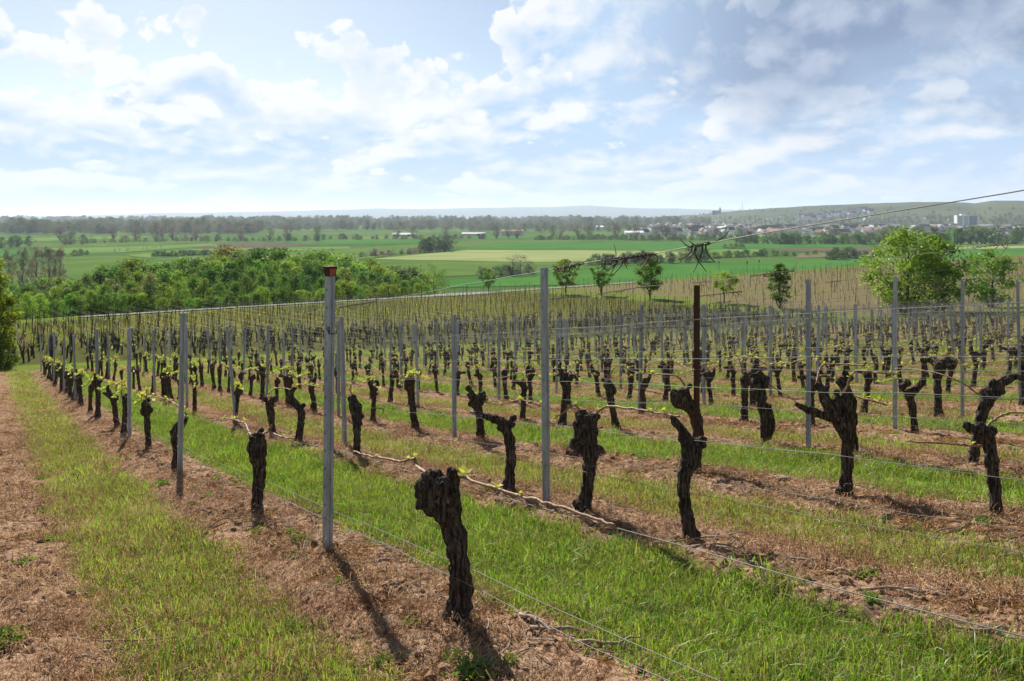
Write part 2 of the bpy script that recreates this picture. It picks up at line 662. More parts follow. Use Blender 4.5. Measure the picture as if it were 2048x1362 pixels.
for k, (m_, pts) in enumerate(FIELDS):
    vv = [plain_pt(px, py, 0.20 + 0.045 * (k % 7)) for px, py in pts]
    mb = MB()
    mb.add(vv, [tuple(range(len(vv)))[::-1]])
    o = link("field", mb.mesh("field", m_))
    tag(o, kind="structure")
    if o.data.polygons[0].normal.z < 0:
        o.data.flip_normals()


def ridge(name, pts, thick, mt, base=-PLAIN - 30, step=10.0, wob=0.0, seed=1):
    """a hill whose skyline follows (px, py) at distance d; a rounded back behind it"""
    xs = np.arange(pts[0][0], pts[-1][0] + 1, step)
    px = np.array([p[0] for p in pts]); py = np.array([p[1] for p in pts]); dd = np.array([p[2] for p in pts])
    ys = np.interp(xs, px, py) + wob * fbm(xs * 0.02, xs * 0 + seed, 4, seed)
    ds = np.interp(xs, px, dd)
    prof = np.linspace(0, 1, 13)
    V = []
    for u in prof:
        d = ds - thick * (1 - u)
        top = -(ys - HZ) / F_PX * ds
        hgt = np.sin(u * math.pi / 2) ** 1.15
        z = base + (top - base) * hgt + thick * 0.004 * fbm(xs * 0.03, xs * 0 + u * 9, 3, seed + 4) * u
        V.append(np.stack([(xs - CX) / F_PX * d, d, z], 1))
    for u in (0.8, 0.4, 0.0):
        d = ds + thick * (1 - u) * 0.8
        top = -(ys - HZ) / F_PX * ds
        V.append(np.stack([(xs - CX) / F_PX * d, d, base + (top - base) * u], 1))
    n, m2 = len(V), len(xs)
    V = np.concatenate(V)
    i = np.arange(n - 1)[:, None] * m2 + np.arange(m2 - 1)[None, :]
    Q = np.stack([i, i + 1, i + 1 + m2, i + m2], -1).reshape(-1, 4)
    o = link(name, fast_mesh(name, V, Q, mt, smooth=True))
    return tag(o, kind="structure")


def _hill(t):
    P = t.pos()
    n = t.noise(P, 0.0016, 4.0, 0.55)
    n2 = t.noise(P, 0.0045, 5.0, 0.6)
    c = t.mix(n.ss(0.42, 0.58), (0.085, 0.10, 0.04), (0.06, 0.075, 0.034))
    c = t.mix(n2.ss(0.54, 0.66), c, (0.06, 0.075, 0.03))
    x, y, z = t.xyz(P)
    c = t.mix(z.ss(64.0, 70.0) * (n2 * 0.6 + 0.5), c, (0.075, 0.075, 0.045))
    return principled(t, c, 0.95, spec=0.0)


M_HILL = mat("hillside", _hill)
M_FARHILL = mat("far_hillside", lambda t: principled(t, (0.06, 0.08, 0.05), 0.95, spec=0.0))
ridge("hill", [(1330, 434, 5600), (1400, 429, 5600), (1480, 421.5, 5400), (1560, 415, 5200), (1640, 411, 5000), (1700, 408.5, 4900),
               (1800, 405.5, 4800), (1900, 404, 4700), (1950, 407, 4650), (1985, 402, 4600), (2048, 401, 4500), (2200, 399, 4400)],
      1900, M_HILL, wob=1.0, seed=3)
ridge("hills", [(-300, 437, 18000), (0, 434, 18000), (200, 430, 18000), (350, 426, 18000), (600, 422, 18000), (760, 417, 18000), (850, 418.5, 18000),
                (1000, 414.5, 18000), (1100, 414.5, 18000), (1180, 411, 18000), (1240, 415, 18000), (1380, 418, 18000), (1600, 422, 18000), (2400, 428, 18000)],
      4500, M_FARHILL, wob=2.5, seed=8)

M_TRACK = mat("pale_concrete", lambda t: principled(t, t.mix(t.noise(t.pos(), 0.5, 4.0, 0.6), (0.20, 0.19, 0.172), (0.28, 0.268, 0.245)), 0.9, spec=0.0))


def strip(name, line, width, mt, up=0.03):
    """a flat band laid on the ground along (s, t, width) points"""
    mb = MB()
    L, Rr = [], []
    for i, (s, t_) in enumerate(line):
        s2, t2 = line[min(i + 1, len(line) - 1)]
        s1, t1 = line[max(i - 1, 0)]
        ds, dt = s2 - s1, t2 - t1
        n = math.hypot(ds, dt)
        ws = width[i] / 2 if hasattr(width, '__len__') else width / 2
        for lst, sg in ((L, 1), (Rr, -1)):
            x_, y_ = xy(s - dt / n * ws * sg, t_ + ds / n * ws * sg)
            lst.append((x_, y_, zat(x_, y_) + up))
    v = L + Rr
    n = len(L)
    mb.add(v, [(i, i + 1, n + i + 1, n + i) for i in range(n - 1)])
    o = link(name, mb.mesh(name, mt))
    if o.data.polygons[0].normal.z < 0:
        o.data.flip_normals()
    return tag(o, kind="structure")


_line, _wd = [], []
for t_ in np.arange(9, 112, 1.6):
    _line.append((114.2 + 0.9 * math.sin(t_ * 0.06) + max(0, t_ - 60) * 0.1, t_))
    _wd.append(2.7 + 5.5 * math.exp(-((t_ - 64) / 6.0) ** 2))
strip("track", _line, _wd, M_TRACK, up=0.12)

# air: one closed box round everything, so that far things fade
_hz = MB()
_hz.box((0, 10000, 85), (90000, 60000, 330))
M_HAZE = bpy.data.materials.new("haze")
M_HAZE.use_nodes = True
_t = NT(M_HAZE.node_tree)
_pv = _t.new('ShaderNodeVolumePrincipled')
_pv.inputs['Color'].default_value = (0.72, 0.85, 1.0, 1.0)
_pv.inputs['Density'].default_value = 6.0e-5
_pv.inputs['Anisotropy'].default_value = 0.25
_oo = _t.new('ShaderNodeOutputMaterial')
M_HAZE.node_tree.links.new(_pv.outputs[0], _oo.inputs['Volume'])
haze = link("haze", _hz.mesh("haze", M_HAZE))
tag(haze, "thin pale haze hanging over the whole plain", "haze", kind="stuff")

# ================================================================== the vineyard
_UNIT = ["", "first", "second", "third", "fourth", "fifth", "sixth", "seventh", "eighth", "ninth", "tenth", "eleventh", "twelfth", "thirteenth",
         "fourteenth", "fifteenth", "sixteenth", "seventeenth", "eighteenth", "nineteenth"]
ORD = list(_UNIT)
for _w, _e in (("twenty", "twentieth"), ("thirty", "thirtieth"), ("forty", "fortieth"), ("fifty", "fiftieth"), ("sixty", "sixtieth"), ("seventy", "seventieth"), ("eighty", "eightieth")):
    ORD += [_e] + [_w + "-" + u for u in _UNIT[1:10]]
_seen_kinds = {}


def nth(key):
    """ordinal of the next thing of this kind"""
    _seen_kinds[key] = _seen_kinds.get(key, 0) + 1
    return ORD[_seen_kinds[key]]


N_ROWS = 37
ROW_END = 44.6
A_MAX = 0.655


def seen(x, y, extra=0.0):
    return y > 0.5 and abs(x / y) < A_MAX + extra / max(y, 0.5)


def _bark(t):
    P = t.objpos()
    x, y, z = t.xyz(P)
    fib = t.noise(t.vscale(P, (70.0, 70.0, 9.0)), 1.0, 5.0, 0.65)
    big = t.noise(P, 16.0, 4.0, 0.6)
    c = t.mix(fib.ss(0.38, 0.68), (0.024, 0.018, 0.014), (0.155, 0.122, 0.096))
    c = t.mix(big.ss(0.58, 0.72) * fib.ss(0.45, 0.6), c, (0.26, 0.225, 0.195))
    return principled(t, c, 0.95, normal=t.bump(fib * 1.0 + big * 0.4, 1.0, 0.03), spec=0.08)


def _steel(t):
    P = t.pos()
    n = t.noise(t.vscale(P, (6.0, 6.0, 1.5)), 3.0, 4.0, 0.6)
    n2 = t.noise(P, 60.0, 3.0, 0.6)
    r = t.rnd()
    c = t.mix(n.ss(0.35, 0.7), (0.27, 0.30, 0.345), (0.41, 0.44, 0.485))
    c = t.mix(n2.ss(0.60, 0.75), c, (0.11, 0.105, 0.10))
    c = t.hsv(c, 0.5, 1.0, r * 0.35 + 0.8)
    return principled(t, c, n * 0.25 + 0.42, 0.45, spec=0.4)


def _rust(t):
    P = t.pos()
    n = t.noise(P, 30.0, 5.0, 0.65)
    return principled(t, t.mix(n, (0.030, 0.014, 0.010), (0.10, 0.044, 0.026)), 0.85, 0.1, normal=t.bump(n, 0.5, 0.005))


def _cane(t):
    P = t.objpos()
    n = t.noise(t.vscale(P, (8.0, 40.0, 40.0)), 2.0, 4.0, 0.6)
    return principled(t, t.mix(n.ss(0.3, 0.7), (0.15, 0.075, 0.040), (0.36, 0.235, 0.14)), 0.65, spec=0.25)


M_BARK = mat("vine_bark", _bark)
M_STEEL = mat("galvanised_steel", _steel)
M_RUST = mat("rusty_iron", _rust)
M_RED = mat("red_paint", lambda t: principled(t, t.mix(t.noise(t.pos(), 70.0, 4.0, 0.6).ss(0.4, 0.7), (0.42, 0.075, 0.035), (0.20, 0.10, 0.07)), 0.7))
M_WIRE = mat("trellis_wire", lambda t: principled(t, t.mix(t.noise(t.pos(), 9.0, 2.0), (0.12, 0.12, 0.115), (0.22, 0.215, 0.205)), 0.6, 0.2, spec=0.3))
M_CANE = mat("vine_cane", _cane)
M_DEAD = mat("dead_wood", lambda t: principled(t, t.mix(t.noise(t.vscale(t.objpos(), (60., 60., 12.)), 1.0, 4.0), (0.14, 0.125, 0.11), (0.36, 0.34, 0.31)), 0.8))
M_TENDRIL = mat("dry_tendril", lambda t: principled(t, t.mix(t.noise(t.pos(), 40.0, 3.0), (0.030, 0.022, 0.018), (0.13, 0.105, 0.088)), 0.75, spec=0.2))
M_SHOOT = mat("young_vine_leaf", lambda t: leafy(t, t.mix(t.noise(t.pos(), 25.0, 2.0), (0.34, 0.40, 0.03), (0.52, 0.55, 0.07)), 0.5, 0.04))
M_STAKE = mat("weathered_stake", lambda t: principled(t, t.mix(t.noise(t.pos(), 0.7, 2.0), (0.022, 0.019, 0.017), (0.065, 0.058, 0.054)), 0.8))


def catmull(pts, sub=5):
    P = np.array(pts, float)
    if len(P) < 3:
        return P
    E_ = np.vstack([2 * P[0] - P[1], P, 2 * P[-1] - P[-2]])
    out = []
    for i in range(1, len(E_) - 2):
        p0, p1, p2, p3 = E_[i - 1], E_[i], E_[i + 1], E_[i + 2]
        for k in range(sub):
            u = k / sub
            out.append(0.5 * ((2 * p1) + (-p0 + p2) * u + (2 * p0 - 5 * p1 + 4 * p2 - p3) * u * u + (-p0 + 3 * p1 - 3 * p2 + p3) * u ** 3))
    out.append(P[-1])
    return np.array(out)


_ICO = None


def ico(c, r, squash=(1, 1, 1)):
    global _ICO
    if _ICO is None:
        b = bmesh.new()
        bmesh.ops.create_icosphere(b, subdivisions=2, radius=1.0)
        _ICO = (np.array([v.co[:] for v in b.verts]), [tuple(v.index for v in f.verts) for f in b.faces])
        b.free()
    return _ICO[0] * np.array(squash) * r + np.array(c), _ICO[1]


def gnarl(name, limbs, lumps, voxel, seed, amp=0.010, material=None):
    """one continuous gnarled body grown from limbs [(x, y, z, r) ...] and lumps (x, y, z, r)"""
    mb = MB()
    rng = random.Random(seed)
    for L in limbs:
        c = catmull(L, 5)
        mb.tube([tuple(p[:3]) for p in c], [max(0.004, p[3] * rng.uniform(0.9, 1.1)) for p in c], 8)
    for l in lumps:
        v, f = ico(l[:3], l[3], (rng.uniform(.8, 1.15), rng.uniform(.8, 1.15), rng.uniform(.75, 1.1)))
        mb.add(v, f)
    me = mb.mesh(name + "_raw", M_BARK)
    o = bpy.data.objects.new(name + "_raw", me)
    COL.objects.link(o)
    md = o.modifiers.new("r", 'REMESH')
    md.mode = 'VOXEL'
    md.voxel_size = voxel
    md.use_smooth_shade = True
    dg = bpy.context.evaluated_depsgraph_get()
    res = bpy.data.meshes.new_from_object(o.evaluated_get(dg))
    bpy.data.objects.remove(o)
    bpy.data.meshes.remove(me)
    res.name = name
    n = len(res.vertices)
    co = np.empty(n * 3, np.float32); res.vertices.foreach_get('co', co); co = co.reshape(-1, 3)
    no = np.empty(n * 3, np.float32); res.vertices.foreach_get('normal', no); no = no.reshape(-1, 3)
    th = np.arctan2(no[:, 1], no[:, 0])
    r = fbm(th * 2.2 + co[:, 2] * 5 + seed, co[:, 2] * 14 + seed, 3, seed) + 0.8 * fbm(co[:, 0] * 38 + co[:, 2] * 9, co[:, 1] * 38 + co[:, 2] * 22, 2, seed + 5)
    co = co + no * (r * 2.0 * amp)[:, None]
    res.vertices.foreach_set('co', co.astype(np.float32).ravel())
    res.polygons.foreach_set('use_smooth', np.ones(len(res.polygons), dtype=bool))
    res.materials.clear()
    res.materials.append(material or M_BARK)
    res.update()
    return res


# ------------------------------------------------------------------ canes and shoots
def leaf_cluster(mb, c, size, rng, n=5):
    """a bud opening into a few small folded leaves"""
    c = np.array(c, float)
    for k in range(n):
        a = rng.uniform(0, 6.283); e = rng.uniform(-0.3, 1.2)
        d = np.array([math.cos(a) * math.cos(e), math.sin(a) * math.cos(e), math.sin(e)])
        side = np.cross(d, [0.3, 0.2, 1.0]); side /= np.linalg.norm(side) + 1e-9
        up = np.cross(side, d)
        L, w_ = size * rng.uniform(0.7, 1.3), size * rng.uniform(0.35, 0.55)
        b = c + d * size * 0.15
        v = [b, b + d * L * .45 + side * w_ + up * w_ * .35, b + d * L, b + d * L * .45 - side * w_ + up * w_ * .35]
        mb.add(v, [(0, 1, 2), (0, 2, 3)])


def cane_path(pts, sub=6, kink=0.006, rng=random):
    c = catmull(pts, sub)
    for i in range(1, len(c) - 1):
        c[i] += [rng.uniform(-kink, kink) for _ in range(3)]
    return c


def make_cane(name, pts, r0, r1, rng, nodes=8, sides=6):
    c = cane_path(pts, 6, 0.004, rng)
    n = len(c)
    rr = [r0 + (r1 - r0) * i / (n - 1) for i in range(n)]
    for i in range(2, n, max(2, n // nodes)):
        rr[i] *= 1.35
    mb = MB()
    mb.tube([tuple(p) for p in c], rr, sides)
    return mb.mesh(name, M_CANE, smooth=True), c


def shoots_mesh(name, c, rng, size, prob, every=4):
    mb = MB()
    some = False
    for i in range(4, len(c), every):
        if rng.random() < prob:
            some = True
            leaf_cluster(mb, c[i] + np.array([rng.uniform(-.01, .01), rng.uniform(-.01, .01), 0.012]), size * rng.uniform(0.7, 1.3), rng, rng.randint(3, 6))
    if not some:
        leaf_cluster(mb, c[-1] + np.array([0, 0, .012]), size, rng, 4)
    return mb.mesh(name, M_SHOOT)


SLOPE = 0.148
rng = random.Random(11)


def generic_trunk(k, voxel):
    r = random.Random(100 + k)
    H = r.uniform(0.52, 0.66)
    lx, ly = r.uniform(-.08, .08), r.uniform(-.06, .06)
    b = r.uniform(.048, .062)
    trunk = [(0, 0, -.08, b * 1.25), (0, 0, .03, b * 1.1), (lx * .5 + r.uniform(-.02, .02), ly * .4, H * .35, b * .85), (lx * .7 + r.uniform(-.03, .03), ly * .8, H * .7, b * .9), (lx, ly, H, b * 1.15)]
    limbs = [trunk]
    lumps = [(lx + r.uniform(-.04, .04), ly + r.uniform(-.03, .03), H + r.uniform(-.06, .04), r.uniform(.055, .08)) for _ in range(r.randint(2, 4))]
    style = k % 5
    if style in (1, 3):
        sg = r.choice((-1, 1))
        limbs.append([(lx, ly, H - .04, .05), (lx + sg * .07, ly, H + .06, .04), (lx + sg * .10, ly + .02, H + .16, .030), (lx + sg * .09, ly, H + .22, .022)])
    if style in (2, 3):
        sg = r.choice((-1, 1))
        limbs.append([(lx, ly, H - .02, .05), (lx + sg * .12, ly + .02, H + .05, .034), (lx + sg * .24, ly - .01, H + .06, .026)])
    if style == 4:
        for sg in (-1, 1):
            limbs.append([(lx, ly, H - .10, .05), (lx + sg * .09, ly + sg * .03, H + .02, .038), (lx + sg * .12, ly, H + .13, .026)])
    for _ in range(3):
        lumps.append((lx + r.uniform(-.06, .06), ly + r.uniform(-.05, .05), H + r.uniform(-.16, .08), r.uniform(.025, .042)))
    return gnarl("trunk", limbs, lumps, voxel, 40 + k, 0.010 if voxel < .02 else 0.006)


TRUNKS = [generic_trunk(k, 0.014) for k in range(10)]
TRUNKS_LOW = [generic_trunk(k, 0.036) for k in range(10)]


def arrays_of(me):
    n = len(me.vertices)
    co = np.empty(n * 3, np.float32); me.vertices.foreach_get('co', co)
    return co.reshape(-1, 3).astype(float), [tuple(p.vertices) for p in me.polygons]


CANES = []
for k in range(8):
    r = random.Random(500 + k)
    sg = 1 if k % 2 == 0 else -1
    L = r.uniform(.6, .95)
    top = r.uniform(.70, .82)
    pts = [(0, 0, .60), (sg * .05, r.uniform(-.02, .02), top), (sg * .20, r.uniform(-.03, .03), top + r.uniform(-.02, .05) - SLOPE * sg * .2),
           (sg * L * .6, r.uniform(-.03, .03), .69 - SLOPE * sg * L * .6), (sg * L, r.uniform(-.02, .02), .64 - SLOPE * sg * L)]
    me, c = make_cane("cane", pts, .0075, .0045, r, sides=5)
    CANES.append((me, shoots_mesh("young_shoots", c, r, .034, .75, 3), shoots_mesh("young_shoots", c, r, .044, .95, 2)))

ROW_RZ = math.atan2(UC, -US)
vine_count = {}


def finish_vine(o, label, group=None):
    tag(o, label, "vine", group)


HERO = {}   # row -> list of s where hero vines stand


def hero_vine(row, bpx, bpy_, limbs_px, lumps_px, label, voxel=0.010, canes=(), dead=(), seed=0, amp=0.012):
    """a vine drawn after the photograph: (column, row, radius in photo pixels, offset towards the back in m)"""
    t_ = row_t(row)
    x0, y0 = on_row(t_, bpx)
    z0 = zat(x0, y0)
    k = y0 / F_PX

    def loc(p, dy=0.0):
        return ((p[0] - bpx) * k, dy + (p[3] if len(p) > 3 else 0.0), (bpy_ - p[1]) * k, p[2] * k * .88)

    limbs = [[loc(p) for p in L] for L in limbs_px]
    b = limbs[0][0]
    limbs[0].insert(0, (b[0], b[1], -0.10, b[3] * 1.05))
    lumps = [loc(p) for p in lumps_px]
    e = empty("vine", (x0, y0, z0))
    link("trunk", gnarl("trunk", limbs, lumps, voxel, seed + row * 31, amp), e)
    for D_ in dead:
        mb = MB()
        mb.tube([loc(p)[:3] for p in D_], [p[2] * k for p in D_], 7)
        link("dead_stub", mb.mesh("dead_stub", M_DEAD, smooth=True), e)
    rg = random.Random(seed + 7)
    for C_, sz, prob in canes:
        pts = []
        for p in C_:
            xx, yy = on_row(t_, p[0])
            f = p[2] if len(p) > 2 else 1.0              # 0: at the trunk's own depth, 1: in the plane of the row
            yy = y0 + (yy - y0) * f
            pts.append(((p[0] - CX) / F_PX * yy - x0, yy - y0, -(p[1] - HZ) / F_PX * yy - (-(bpy_ - HZ) * k)))
        me, c = make_cane("cane", pts, .0085, .005, rg, sides=8)
        co = link("cane", me, e)
        # each shoot of these near vines is its own piece
        for i in range(3, len(c), 3):
            if rg.random() < prob:
                mb = MB()
                leaf_cluster(mb, c[i] + np.array([0, 0, .008]), sz * rg.uniform(.6, 1.4), rg, rg.randint(4, 7))
                link("young_shoot", mb.mesh("young_shoot", M_SHOOT), co)
    finish_vine(e, label)
    HERO.setdefault(row, []).append(st(x0, y0)[0])
    return e


hero_vine(1, 915, 1235,
          [[(914, 1235, 28), (921, 1180, 25), (918, 1120, 23), (909, 1065, 24), (893, 1015, 30), (876, 985, 34)],
           [(893, 1015, 26), (900, 975, 22), (905, 945, 13), (909, 934, 9)],
           [(876, 985, 30), (858, 955, 18), (853, 942, 11)],
           [(862, 990, 20), (842, 985, 13), (834, 990, 8)]],
          [(850, 972, 22), (868, 955, 20, .02), (884, 965, 22, -.04), (905, 985, 17, -.05), (895, 1000, 26), (865, 1010, 22), (840, 1005, 12), (925, 1225, 18), (900, 1228, 20), (872, 985, 24, .05)],
          "thick black vine nearest the camera with a fist-shaped head and long pale cane", 0.0065,
          [([(898, 1000, 0), (903, 972, 0), (908, 955, .2), (925, 950, .6), (960, 963), (1040, 987), (1110, 1006), (1185, 1030), (1230, 1046)], .032, .38),
           ([(872, 950, 0), (845, 938, .4), (832, 925), (828, 913), (800, 920), (770, 913), (735, 908), (708, 900)], .02, .3)], seed=1, amp=0.013)
hero_vine(1, 515, 1012,
          [[(514, 1012, 14), (516, 975, 13), (519, 935, 14), (517, 905, 19), (514, 880, 21), (514, 862, 17)]],
          [(506, 885, 14), (523, 880, 14), (510, 866, 12), (518, 900, 16), (522, 856, 9), (524, 850, 6), (505, 912, 9)],
          "stout club-headed vine between the red-topped post and the next grey post", 0.010,
          [([(508, 866, 0), (498, 858, .5), (492, 842), (478, 834), (460, 830), (446, 829)], .03, .6),
           ([(524, 858, 0), (534, 856, .5), (543, 842), (538, 852), (556, 862), (575, 866), (590, 866)], .02, .4)], seed=2)
hero_vine(1, 352, 925,
          [[(351, 925, 9), (353, 895, 8.5), (352, 870, 11), (355, 852, 12), (366, 838, 9), (372, 828, 6)]],
          [(346, 858, 9), (360, 848, 9)],
          "hunched vine leaning onto the second grey post of the first row", 0.012,
          [([(368, 834, 0), (372, 820, .5), (352, 802), (330, 792), (305, 788), (280, 786)], .045, .95)], seed=3)
hero_vine(2, 1375, 1083,
          [[(1380, 1080, 16), (1376, 1045, 14), (1368, 1000, 13.5), (1370, 955, 16), (1382, 915, 21), (1388, 892, 22)],
           [(1382, 905, 17), (1372, 878, 14), (1360, 858, 10), (1347, 842, 8)]],
          [(1398, 890, 16), (1378, 898, 17), (1405, 882, 9), (1352, 848, 9), (1392, 1072, 10), (1366, 880, 11), (1345, 838, 6)],
          "short vine with a bent stub pointing at the dark rusty post", 0.009, [], seed=4)
hero_vine(2, 1170, 1020,
          [[(1166, 1018, 19), (1172, 985, 16), (1178, 945, 15), (1180, 905, 18), (1174, 870, 23), (1168, 840, 25), (1170, 822, 20)]],
          [(1160, 850, 18), (1182, 838, 18), (1150, 880, 10), (1190, 860, 10), (1164, 824, 14), (1180, 880, 18), (1158, 1005, 14), (1158, 865, 14), (1192, 828, 9)],
          "stocky vine with a swollen head right of the tall middle post", 0.009,
          [([(1166, 826, 0), (1150, 806, 0), (1128, 820, .4), (1110, 832, .5)], .025, .5),
           ([(1186, 826, 0), (1205, 812, .3), (1222, 808, .6), (1262, 812), (1300, 818), (1345, 826), (1360, 826)], .028, .55)], seed=5)
hero_vine(2, 1018, 980,
          [[(1017, 978, 14), (1020, 945, 11), (1021, 905, 11.5), (1018, 875, 13), (1010, 850, 14)],
           [(1012, 848, 12), (990, 836, 9), (968, 830, 7), (946, 822, 4)]],
          [(1022, 846, 11), (1005, 842, 12), (1000, 855, 8), (1026, 834, 7), (990, 834, 8), (1012, 968, 11)],
          "vine with one long bare arm stretched to the left", 0.009, [], seed=6,
          dead=[[(985, 838, 6), (965, 829, 5), (940, 822, 3)]])
hero_vine(2, 715, 905,
          [[(714, 905, 9), (714, 875, 8), (714, 845, 9.5), (713, 818, 13), (708, 795, 12), (703, 778, 8)]],
          [(720, 820, 9), (708, 805, 11), (718, 800, 8), (703, 785, 8), (722, 835, 5)],
          "lumpy upright vine just right of the leaning double posts", 0.011,
          [([(706, 780, 0), (700, 766, 0), (705, 752, .4), (716, 748, .6), (725, 752)], .03, .7)], seed=7)
hero_vine(2, 597, 878,
          [[(597, 878, 8.5), (601, 850, 8), (603, 822, 9), (594, 806, 9), (583, 795, 8), (582, 782, 6), (590, 770, 5)]],
          [(608, 806, 5), (586, 798, 7)],
          "small vine with a snake-like twisted head", 0.011,
          [([(588, 772, 0), (600, 765, .6), (622, 766), (640, 770)], .035, .8)], seed=8)
hero_vine(2, 545, 860,
          [[(546, 862, 8), (543, 830, 8), (540, 805, 9.5), (538, 790, 10)]],
          [(530, 786, 7), (546, 788, 8), (540, 800, 10)],
          "blunt-headed vine in the second row with a cane hooking over its top", 0.011,
          [([(534, 785, 0), (538, 775, .5), (550, 766), (568, 764), (582, 768)], .03, .7)], seed=9)
hero_vine(3, 1692, 985,
          [[(1690, 985, 18), (1692, 955, 14), (1695, 915, 13), (1694, 880, 14), (1688, 850, 19), (1675, 828, 21)],
           [(1672, 825, 17), (1655, 805, 12), (1644, 782, 10), (1634, 760, 8)],
           [(1690, 845, 16), (1700, 815, 15), (1698, 790, 12), (1690, 776, 7)],
           [(1665, 830, 12), (1640, 824, 9), (1616, 815, 8), (1590, 803, 5)]],
          [(1660, 818, 15), (1678, 800, 15), (1690, 800, 16), (1704, 800, 10), (1672, 780, 9), (1704, 840, 12), (1682, 978, 14)],
          "broad three-horned vine with a pale dead spur on its shoulder", 0.010,
          [([(1690, 785, 0), (1700, 752, .3), (1716, 737, .5), (1760, 742), (1790, 744)], .028, .35),
           ([(1634, 762, 0), (1638, 738, .4), (1648, 726, .6), (1690, 724), (1730, 728)], .02, .25),
           ([(1670, 790, 0), (1680, 780, .3), (1710, 788, .6), (1745, 798), (1775, 806)], .04, .4)], seed=10,
          dead=[[(1694, 860, 7), (1692, 840, 8), (1688, 822, 5), (1696, 808, 3)]])
hero_vine(3, 1990, 1028,
          [[(1992, 1028, 15), (1992, 990, 13), (1986, 940, 13), (1981, 895, 14), (1976, 862, 16), (1965, 846, 14)],
           [(1968, 850, 14), (1948, 845, 11), (1926, 836, 7)]],
          [(1984, 850, 12), (1958, 838, 10), (1938, 848, 8), (1972, 870, 14)],
          "vine at the frame's right edge carrying a straight horizontal cane", 0.010,
          [([(1968, 880, 0), (1940, 879, 0), (1900, 876, .1), (1850, 873, .2), (1812, 870, .3)], .045, .14),
           ([(1972, 842, 0), (1990, 828, 0), (2015, 815, .2), (2060, 812, .4)], .02, .2)], seed=11)
hero_vine(3, 1385, 930,
          [[(1392, 925, 12), (1394, 890, 12), (1396, 850, 13), (1390, 815, 14), (1372, 790, 14), (1368, 765, 11)],
           [(1376, 790, 13), (1355, 778, 9), (1346, 770, 6)], [(1372, 800, 12), (1352, 792, 11), (1347, 775, 8)]],
          [(1365, 772, 9), (1358, 785, 9), (1384, 800, 12), (1378, 760, 6)],
          "dark branching vine partly hidden by the rusty post", 0.011,
          [([(1370, 762, 0), (1360, 745, 0), (1340, 738, .3), (1300, 736, .6)], .035, .5)], seed=12)
hero_vine(3, 1170, 914,
          [[(1160, 914, 34), (1165, 895, 28), (1150, 880, 20)], [(1180, 912, 24), (1196, 905, 15), (1208, 912, 9)]],
          [(1148, 890, 14), (1190, 900, 14), (1160, 880, 12)],
          "low blackened vine stump crouching behind the swollen-headed vine", 0.012, [], seed=13)
hero_vine(3, 960, 872,
          [[(960, 872, 10), (961, 842, 9), (957, 815, 10), (950, 795, 11), (940, 778, 9)], [(955, 805, 9), (966, 790, 8), (964, 776, 7)]],
          [(950, 790, 10), (962, 786, 9), (938, 770, 7), (945, 800, 9)],
          "forked vine behind the long-armed one", 0.011,
          [([(945, 772, 0), (960, 792, .3), (1000, 800, .8), (1040, 792), (1080, 800)], .045, .85)], seed=14)
hero_vine(4, 1948, 932,
          [[(1945, 932, 12), (1950, 900, 11), (1958, 860, 11), (1966, 826, 13), (1976, 802, 16), (1992, 782, 16)],
           [(1988, 785, 13), (2008, 766, 11), (2030, 757, 8), (2052, 764, 7)]],
          [(1972, 790, 12), (1985, 772, 10), (2002, 785, 10), (1966, 808, 9), (2000, 772, 9)],
          "vine with a thick arm swept out to the right edge", 0.011,
          [([(1968, 798, 0), (1950, 788, .2), (1925, 770, .5), (1880, 752, .8), (1830, 743), (1790, 741)], .04, .35)], seed=15)
hero_vine(4, 1530, 892,
          [[(1530, 892, 10), (1529, 860, 9), (1526, 825, 10), (1522, 795, 13), (1520, 770, 14)], [(1535, 880, 8), (1545, 850, 7), (1535, 810, 8)]],
          [(1510, 765, 11), (1530, 762, 11), (1520, 752, 9), (1508, 752, 6)],
          "vine with a split trunk left of the fourth row's front post", 0.012,
          [([(1528, 760, 0), (1545, 776, .4), (1570, 790), (1600, 810), (1640, 826)], .02, .1)], seed=16)
hero_vine(4, 1712, 908,
          [[(1710, 908, 10), (1706, 875, 9), (1702, 840, 10), (1695, 800, 12), (1688, 770, 13)]],
          [(1680, 765, 10), (1698, 760, 10), (1690, 750, 8)],
          "slim dark vine hiding behind the three-horned vine", 0.012, [], seed=17)
hero_vine(5, 1830, 822,
          [[(1830, 822, 9), (1827, 790, 8), (1822, 760, 9), (1815, 735, 11)], [(1820, 745, 9), (1840, 725, 8), (1845, 712, 6)]],
          [(1805, 728, 8), (1815, 720, 8)],
          "Y-shaped vine between the fifth and sixth rows' front posts", 0.012,
          [([(1812, 722, 0), (1800, 712, .4), (1780, 716, .8), (1755, 722)], .04, .5)], seed=18)

# all other vine places
places = []
prng = random.Random(77)
for row in range(1, N_ROWS + 1):
    t_ = row_t(row)
    s_list = []
    if row == 1:
        s_list = [s_of(t_, px) for px in (293, 244, 229.5, 201, 181, 167, 158, 150)]
        s0 = 25.0
    elif row == 2:
        s_list = [s_of(t_, px) for px in (474, 395, 330)]
        s0 = 20.5
    elif row == 3:
        s_list = [s_of(t_, px) for px in (745, 830, 625, 580)]
        s0 = 18.5
    else:
        s0 = max(t_ / 2.25, 1.5)
        if row in HERO:
            s0 = max(HERO[row]) + 1.1
    s = s0 + prng.uniform(0, .6)
    while s < ROW_END - .4:
        if prng.random() < (0.80 if row > 3 else .9):
            s_list.append(s + prng.uniform(-.12, .12))
        s += 1.13
    for s in s_list:
        if any(abs(s - h) < .55 for h in HERO.get(row, [])):
            continue
        x, y = xy(s, t_ + prng.uniform(-.06, .06))
        if seen(x, y, .3):
            places.append((y, row, s, x))
places.sort()
N_SINGLE = 300 - sum(len(v) for v in HERO.values())
for row in sorted(HERO):
    vine_count[row] = len(HERO[row])
rest = []
